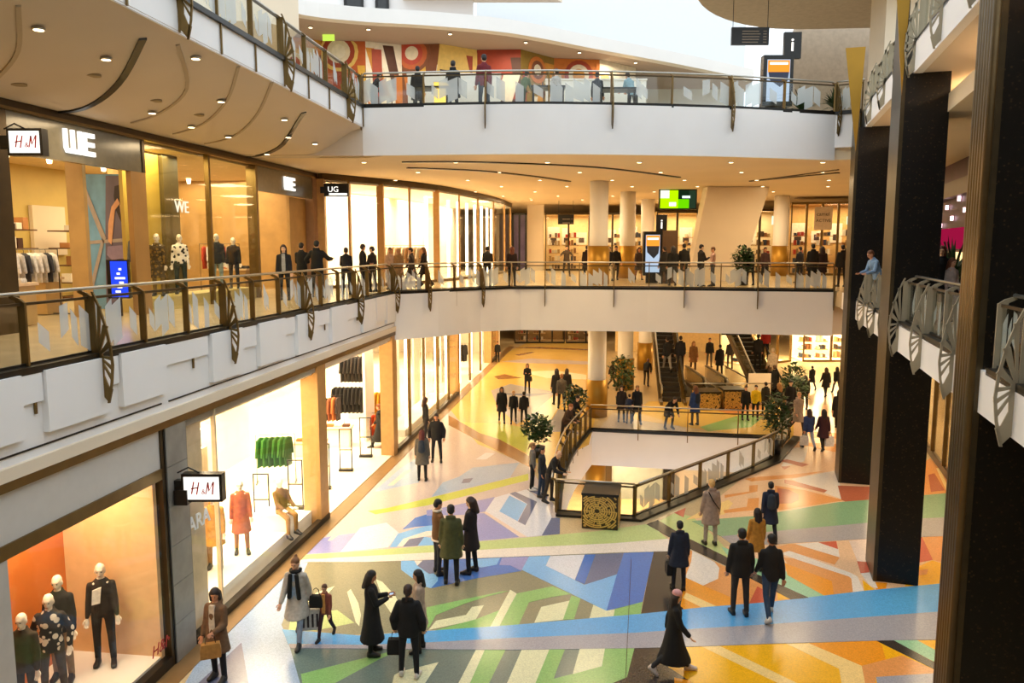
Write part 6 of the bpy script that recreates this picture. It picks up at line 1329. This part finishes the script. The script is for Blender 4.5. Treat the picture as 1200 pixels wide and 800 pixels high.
(-1.05, 33.6, 6, 0, 1.72, 'lean', 'jacket', '1A1612', '14120F', 'short', '1A1210', 'man in a black jacket with tan collar seen against the curved shop', {}),
(0.0, 33.4, 6, 0, 1.66, 'stand', 'jacket', '2A1614', '17120F', 'long', '6A3420', 'person in black at the right end of the curved shop', {}),
(3.05, 44, 6, 180, 1.7, 'arms_out', 'jacket', '4A3C30', '3A3028', 'short', '4A3020', 'person before the far shop window left of the front column', {}),
(3.71, 39, 6, 0, 1.7, 'stand', 'coat', '2A1816', '17120F', 'short', '2A1A12', 'dark clothed person just left of the front column on the gallery', {}),
(4.75, 38.5, 6, 180, 1.7, 'walk', 'jacket', '17151A', 'D8C8B0', 'short', '1E1410', 'person in black with white shoes between the two gallery columns', {}),
(5.15, 39.0, 6, 180, 1.72, 'walk2', 'jacket', '15120F', '2A2420', 'short', '1E1410', 'second dark figure between the two gallery columns', {}),
(6.37, 39.5, 6, 180, 1.66, 'walk', 'coat', '3A2418', '9A6A50', 'long', '3A2418', 'person in a brown coat right of the middle gallery column', {}),
(6.81, 35.2, 6, 20, 1.64, 'stand', 'coat', '1A1612', '2A2420', 'short', '1E1410', 'person in dark clothes left in the group by the kiosk', {}),
(6.87, 33.6, 6, 0, 1.68, 'stand', 'coat', '12100F', '14120F', 'curly', '1A1210', 'curly haired person in black in the group by the kiosk', {}),
(7.91, 36.2, 6, 0, 1.82, 'walk2', 'jacket', '14120F', '2A2624', 'short', '1A1210', 'tallest man in black right in the group by the kiosk', {}),
(7.92, 33.0, 6, -70, 1.74, 'phone', 'jacket', '17161A', '3A3430', 'short', '1A1210', 'man in black facing the woman in pink in front of the leaning slab', {}),
(8.42, 33.0, 6, 75, 1.64, 'hold', 'sweater', 'C09888', '4A4A50', 'short', '6A4428', 'woman in a pink sweater facing the man in front of the leaning slab', {}),
(10.36, 34.2, 6, 0, 1.66, 'lean', 'puffer', '141210', '14120F', 'short', '3A2A1C', 'hunched person in black right of the gallery plant', {}),
(11.89, 37, 6, 180, 1.62, 'stand', 'jacket', '3A1E18', '17120F', 'short', '3A2418', 'small figure in dark red left of the gallery column', {}),
(13.16, 36, 6, 30, 1.64, 'stand', 'jacket', '17161E', '1A1A20', 'short', '1A1210', 'person in navy, left in the group before the angled shop front', {}),
(12.79, 33.5, 6, 0, 1.76, 'stand', 'parka', '100E0D', '14120F', 'short', '14100E', 'tall man in black in the group before the angled shop front', {}),
(13.39, 34.0, 6, 0, 1.66, 'stand', 'coat', '2A1614', '3A2018', 'long', '2A1612', 'woman in dark brown at the right of the group before the angled shop front', {}),
(13.68, 32.6, 6, 0, 1.72, 'stand', 'puffer', '14110F', '14120F', 'short', '1A1210', 'man in black beside the farthest pylon on the gallery', {}),
(10.16, 21.8, 6, 100, 1.62, 'lean', 'jacket', '7A94B0', '3A4450', 'short', '6A3C1C', 'boy in a pale blue jacket leaning on the right gallery railing', {}),
(10.36, 19.0, 6, 150, 1.68, 'stand', 'coat', '120F0E', '14120F', 'long', '6A3420', 'woman in black between the middle and fluted pylons on the gallery', {}),
(9.79, 17.5, 6, 200, 1.42, 'stand', 'sweater', 'B8A8A0', '3A3430', 'long', '7A4428', 'girl in a pale top between the middle and fluted pylons', {}),
(-4.71, 27.3, 12, -60, 1.55, 'lean', 'jacket', '17161A', '1A1A20', 'short', '1E1410', 'person in black bending at the left end of the upper back railing', {}),
(-3.15, 27.0, 12, 10, 1.62, 'stand', 'coat', '141316', '17171C', 'short', '1A1210', 'person in black, second along the upper back railing', {}),
(-1.95, 26.8, 12, 0, 1.75, 'stand', 'coat', '17181C', '17171C', 'short', '1E1410', 'person in a black coat in the left middle of the upper back railing', {}),
(-0.92, 26.6, 12, 20, 1.9, 'stand', 'jacket', '6A1820', '2A3440', 'short', '1E1410', 'tall person in a dark red top at the upper back railing', {}),
(0.34, 27.2, 12, -40, 1.6, 'lean', 'sweater', '4E5A2A', '3A4438', 'short', '1A1210', 'person in a green sweater at the upper back railing', {}),
(1.5, 27.4, 12, 40, 1.62, 'stand', 'sweater', 'B0A8A0', '2A2A2C', 'short', '3A2418', 'person in a pale top right of the green sweater, upper level', {}),
(2.91, 27.6, 12, -20, 1.55, 'stand', 'jacket', '1A1A20', '2A2A30', 'short', '1A1210', 'person in dark clothes near the middle of the upper railing', {}),
(4.07, 27.4, 12, 30, 1.6, 'lean', 'jacket', '7A98A0', '17171C', 'short', '2A1A12', 'person in a pale blue top at the right middle of the upper railing', {}),
]
HANDS = []
for (x, y, z, yaw, h, pose, top, topc, legc, hair, hairc, label, k) in PEOPLE:
    HANDS.append(person(x, y, z+(.004 if z else .002), yaw, h, pose, top, topc, legc, hair, hairc, label, **k))
def idx(s): return [i for i, r in enumerate(PEOPLE) if s in r[11]][0]
def hand(s, k): return HANDS[idx(s)][k]
bag(hand('fur coat', 1), .34, .26, .12, 'A87838', 'tan paper shopping bag held by the woman in the fur coat', 20)
bag(hand('sleeveless', 1), .4, .42, .14, 'C8BEB2', 'striped tote bag carried by the pale coated woman', 10, '3A2A28')
bag((hand('sleeveless', 1)[0]+.12, hand('sleeveless', 1)[1]-.05, hand('sleeveless', 1)[2]+.3), .26, .24, .12, '16130F', 'black handbag above the striped tote of the pale coated woman', 0)
bag(hand('black hooded jacket', 1), .3, .28, .14, '14120F', 'black handbag at the left side of the woman in the black hooded jacket', 0)
bag(hand('pink cap', 1), .28, .26, .12, '12100F', 'black handbag at the hip of the pink cap woman', 90)
bag(hand('standing alone in the centre', 1), .3, .26, .12, '14120F', 'black bag held by the person standing alone in the centre', 0)
bag(hand('blue puffer', 1), .3, .36, .12, 'D0C8C0', 'pale shopping bag hanging at the left of the blue puffer jacket', 0)
bag(hand('dark red coat carrying', 2), .32, .38, .12, 'E0DCD8', 'white shopping bag at the right of the dark red coat', 0)
bag(hand('turquoise', 2), .26, .3, .12, '3AA08C', 'turquoise bag in the crowd by the right escalator', 0)
for key, lab in (('looking at her phone, lower', 'small phone held up by the woman in the long black coat'), ('brown jacket with cream', 'small phone held by the man in the brown fleece trimmed jacket')):
    a = hand(key, 1); b = hand(key, 2); c = (a+b)/2
    p = thing('mobile_phone', lab, 'phone', (c.x, c.y, c.z+.02)); MB().box(-.04, .04, -.006, .006, -.075, .075).obj('case', M_black, p); MB().box(-.035, .035, -.0075, -.006, -.068, .068).obj('screen', emis('phone_glow', 'C8D8F0', .8), p); p.rotation_euler = (.9, 0, .3)
# mannequins
M_man = mat('mannequin_cream', 'F0E4D0', .35, var=.01)
M_dots = None
def pattern(name, a, b, sc, thr=.5):
    if name in MC: return MC[name]
    m = mat(name, a, .8); n = m.node_tree.nodes; L = m.node_tree.links; v = n.new('ShaderNodeTexVoronoi'); v.inputs['Scale'].default_value = sc
    tc = [q for q in n if q.bl_idname == 'ShaderNodeTexCoord'][0]; L.new(tc.outputs['Object'], v.inputs['Vector'])
    r = n.new('ShaderNodeValToRGB'); r.color_ramp.interpolation = 'CONSTANT'; r.color_ramp.elements[0].color = hexc(a)+(1,); r.color_ramp.elements[1].color = hexc(b)+(1,); r.color_ramp.elements[1].position = thr
    L.new(v.outputs['Distance'], r.inputs[0]); L.new(r.outputs[0], n['Principled BSDF'].inputs['Base Color']); return m
P_flower = pattern('flower_print', 'E8DCC8', '2A2420', 9, .42); P_leo = pattern('spot_print', '1A1614', 'F0E8DC', 10, .38); P_gold = pattern('gold_print', '8A6A28', '4A3A1A', 12, .4)
def mann(x, y, z, yaw, h, pose, top, topc, legc, label, shoe='1A1816', extra=None, group='mannequins in the shop windows'):
    return person(x, y, z, yaw, h, pose, top, topc, legc, 'bald', 'F0E4D0', label, mann=M_man, name='mannequin', cat='mannequin', shoe=shoe, extra=extra, group=group)
mann(-7.28, 13.25, .255, 200, 1.88, 'stand', 'sweater', '2A241E', '1C1A18', 'mannequin in a black sweater with white chest panel, standing apart in the window', extra='patch')
mann(-7.75, 12.75, .255, 190, 1.88, 'stand', 'jacket', '1C1815', '8A7456', 'mannequin in a black leather jacket and tan trousers, second from the right')
mann(-7.55, 12.15, .255, 195, 1.82, 'pockets', 'jacket', P_flower, '4A4234', 'mannequin in a black and cream flower print jacket, third from the right')
mann(-7.65, 11.6, .255, 185, 1.76, 'stand', 'jacket', '3A3020', '3A3428', 'leftmost mannequin in dark clothes, cut by the window edge')
mann(-6.45, 18.0, .405, 200, 1.8, 'stand', 'dress', 'B05A30', '9A6A3A', 'mannequin in an orange red dress in the bright window')
mann(-5.95, 19.6, .0, -130, 1.75, 'sit', 'jacket', '6A4A22', '9A7238', 'seated mannequin in brown with outstretched legs in the bright window')
mann(-6.75, 17.1, .405, 190, 1.75, 'stand', 'coat', 'C89440', '8A6428', 'mannequin in a mustard coat behind the beige panel in the bright window')
mann(-9.75, 20.55, 6.355, 190, 1.8, 'stand', 'sweater', '5A5A58', '3A3A40', 'mannequin in a grey sweater, leftmost in the golden gallery window')
mann(-9.5, 21.1, 6.355, 190, 1.66, 'stand', 'dress', P_gold, '8A7040', 'mannequin in a gold patterned dress in the golden gallery window')
mann(-9.25, 21.95, 6.355, 200, 1.66, 'stand', 'sweater', P_leo, '2A3A38', 'mannequin in a white top with black spots in the golden gallery window')
mann(-8.95, 23.9, 6.355, 190, 1.7, 'stand', 'jacket', '2A2A2C', '8A9A98', 'mannequin with a dark jacket and pale trousers right of the olive column')
mann(-8.8, 24.9, 6.355, 190, 1.6, 'stand', 'jacket', '1A181C', '2A2C34', 'mannequin in a dark jacket, rightmost in the gallery windows')
mann(-12.8, 17.0, 6.45, 170, 1.7, 'stand', 'dress', '17130F', '17130F', 'mannequin in a short black dress deep in the gallery shop')
bx = MB().box(-.35, .35, -.35, .35, 0, .44).obj('display_cube', M_shopwhite, None, loc=(-6.1, 19.75, .402), label='white cube under the seated mannequin in the bright window', cat='display cube')
# clothes rails
def garment_mesh(L=.95):
    mb = MB(); R = []
    for z, a, b in ((-L, .26, .05), (-L*.5, .24, .055), (-.16, .24, .06), (-.05, .2, .05), (.0, .07, .035)):
        R.append([(a*math.cos(6.28318*i/12), b*math.sin(6.28318*i/12)*(1+.3*math.sin(i*2.1)), z) for i in range(12)])
    mb.loft(R)
    for s in (-1, 1): mb.cap((s*.2, 0, -.09), (s*.31, 0, -L*.62), .05, .04, 8)
    mb.tube([(0, 0, 0), (0, 0, .05), (.02, 0, .07), (0, 0, .09)], .006, 5)
    return mb.mesh('garment', True)
ORD = ['leftmost', 'second from the left', 'third from the left', 'fourth from the left', 'fifth from the left', 'sixth from the left', 'seventh from the left', 'eighth from the left', 'ninth from the left', 'tenth from the left', 'eleventh from the left', 'twelfth from the left']
def clothes_rail(x, y, z, ang, n, cols, label, glabel, L=.95, h=1.6, sp=.17):
    t = thing('clothes_rail', label, 'clothes rail', (x, y, z), ang); w_ = n*sp+.2
    MB().tube([(-w_/2, 0, .01), (-w_/2, 0, h), (w_/2, 0, h), (w_/2, 0, .01)], .014, 6).obj('frame', M_black, t, True)
    MB().box(-w_/2-.02, -w_/2+.02, -.22, .22, .004, .03).box(w_/2-.02, w_/2+.02, -.22, .22, .004, .03).obj('foot', M_black, t)
    for i in range(n):
        lx = -w_/2+.15+i*sp; g_ = cm(('g', L), lambda: garment_mesh(L))
        if not g_.materials: g_.materials.append(None)
        o = bpy.data.objects.new('hanging_garment', g_); COL.objects.link(o); o.location = (x+lx*math.cos(ang), y+lx*math.sin(ang), z+h-.085); o.rotation_euler.z = ang+1.15
        o.material_slots[0].link = 'OBJECT'; o.material_slots[0].material = cloth(cols[i % len(cols)])
        tag(o, ORD[i]+' '+glabel, 'garment', 'garments on the '+label.replace('clothes rail with ', 'rail of '))
clothes_rail(-7.7, 24.9, .02, .2, 6, ['1E5A10', '2A6418', '184A0C'], 'clothes rail with bright green coats in the bright shop', 'bright green coat on the green rail')
clothes_rail(-7.6, 31.5, .02, .3, 7, ['B0602A', '2A1C16', 'C87838', '16120F', '8A4A28'], 'clothes rail with orange and brown coats deep in the bright shop', 'coat on the rail of orange and brown coats')
clothes_rail(-6.9, 32.9, .02, 0, 8, ['14120F', '1E1A18'], 'clothes rail with black coats in the middle of the bright shop', 'black coat on the short black rail', 1.1, 1.8)
clothes_rail(-7.4, 36.5, .02, 0, 7, ['1A1612', '2A2018'], 'tall clothes rail with dark coats at the back of the bright shop', 'dark coat on the tall back rail', 1.2, 2.6)
clothes_rail(-5.5, 32.0, .02, .1, 6, ['D09A20', 'C88A18'], 'clothes rail with yellow coats near the shop entrance pilaster', 'yellow coat by the entrance pilaster', 1.05, 1.75)
clothes_rail(-5.3, 31.0, .02, .1, 4, ['D84A18', 'C06018'], 'low clothes rail with red orange coats below the yellow ones', 'red orange coat on the low rail', .8, 1.0)
clothes_rail(-3.9, 44.5, .02, 0, 6, ['3A2418', '6A4428', '2A1C14'], 'clothes rail with brown coats in the second entrance of the bright shop', 'brown coat in the second entrance', 1.0, 1.9)
clothes_rail(-3.2, 46.5, .02, 0, 6, ['2A2A20', '4A3A20', '1E1A14'], 'clothes rail with dark olive coats in the second entrance of the bright shop', 'dark olive coat in the second entrance', 1.0, 1.9)
clothes_rail(-5.0, 36.3, 6.02, 0, 12, ['E0C8A8', 'C8A880', 'F0E4D4', 'A88058'], 'long clothes rail with beige clothes behind the curved gallery window', 'garment on the rail behind the curved window', .8, 1.7)
clothes_rail(-11.3, 18.6, 6.02, 1.4, 8, ['E8E0D8', 'C8C0B8', '3A3A40', 'F0E8E0'], 'clothes rail with white shirts inside the gallery shop entrance', 'shirt on the gallery entrance rail', .7, 1.6)
clothes_rail(-12.6, 17.6, 6.02, 1.4, 7, ['1E2438', 'E8E0D8', '6A4A30', '2A2A2C'], 'second clothes rail of mixed shirts inside the gallery shop entrance', 'shirt on the deeper gallery rail', .7, 1.4)
clothes_rail(-10.6, 28.6, 6.02, .6, 7, ['B03A20', 'E8E0D8', 'D8D0C8', '3A2A20'], 'clothes rail with a red and white garments under the second lettering', 'garment under the second white lettering', .8, 1.75)
for i, (x, y, w_, h, z) in enumerate([(-6.9, 29.7, 1.4, .75, .02), (-7.5, 28.4, 1.2, .5, .02), (-6.6, 34.8, 1.6, .8, .02), (-10.9, 16.6, 1.3, .9, 6.02), (-12.0, 19.6, 1.2, .9, 6.02), (-9.6, 27.2, 1.1, .9, 6.02)]):
    t = thing('display_table', ['pale display table with folded clothes by the yellow rail', 'low pale display table near the security gates', 'pale display table beyond the black coat rail', 'display table with folded shirts in the gallery shop entrance', 'second display table deeper in the gallery shop', 'display table under the second lettering'][i], 'table', (x, y, z))
    MB().box(-w_/2, w_/2, -.4, .4, h-.06, h).obj('top', mat('table_beige', 'D8B890', .5), t); MB().box(-w_/2+.05, w_/2-.05, -.35, .35, .003, h-.06).obj('body', M_shopwhite if z < 1 else M_wood, t)
    for j in range(4):
        o = MB().loft([[(sx*.13*k, sy*.1*k, zz) for sx, sy in ((-1, -1), (1, -1), (1, 1), (-1, 1))] for zz, k in ((0, 1), (.03, 1.06), (.07, 1.02), (.1, .9))]).obj('folded_clothes', cloth(['2A2A30', 'B86A3A', 'D8D0C4', '5A3A28'][(i+j) % 4]), None, loc=(x-w_/2+.25+j*(w_-.4)/3.2, y, z+h))
        tag(o, ORD[j]+' folded pile on the '+['table by the yellow rail', 'low table near the security gates', 'table beyond the black coats', 'gallery entrance table', 'deeper gallery shop table', 'table under the second lettering'][i], 'folded clothes', 'folded clothes on the '+t['label'])
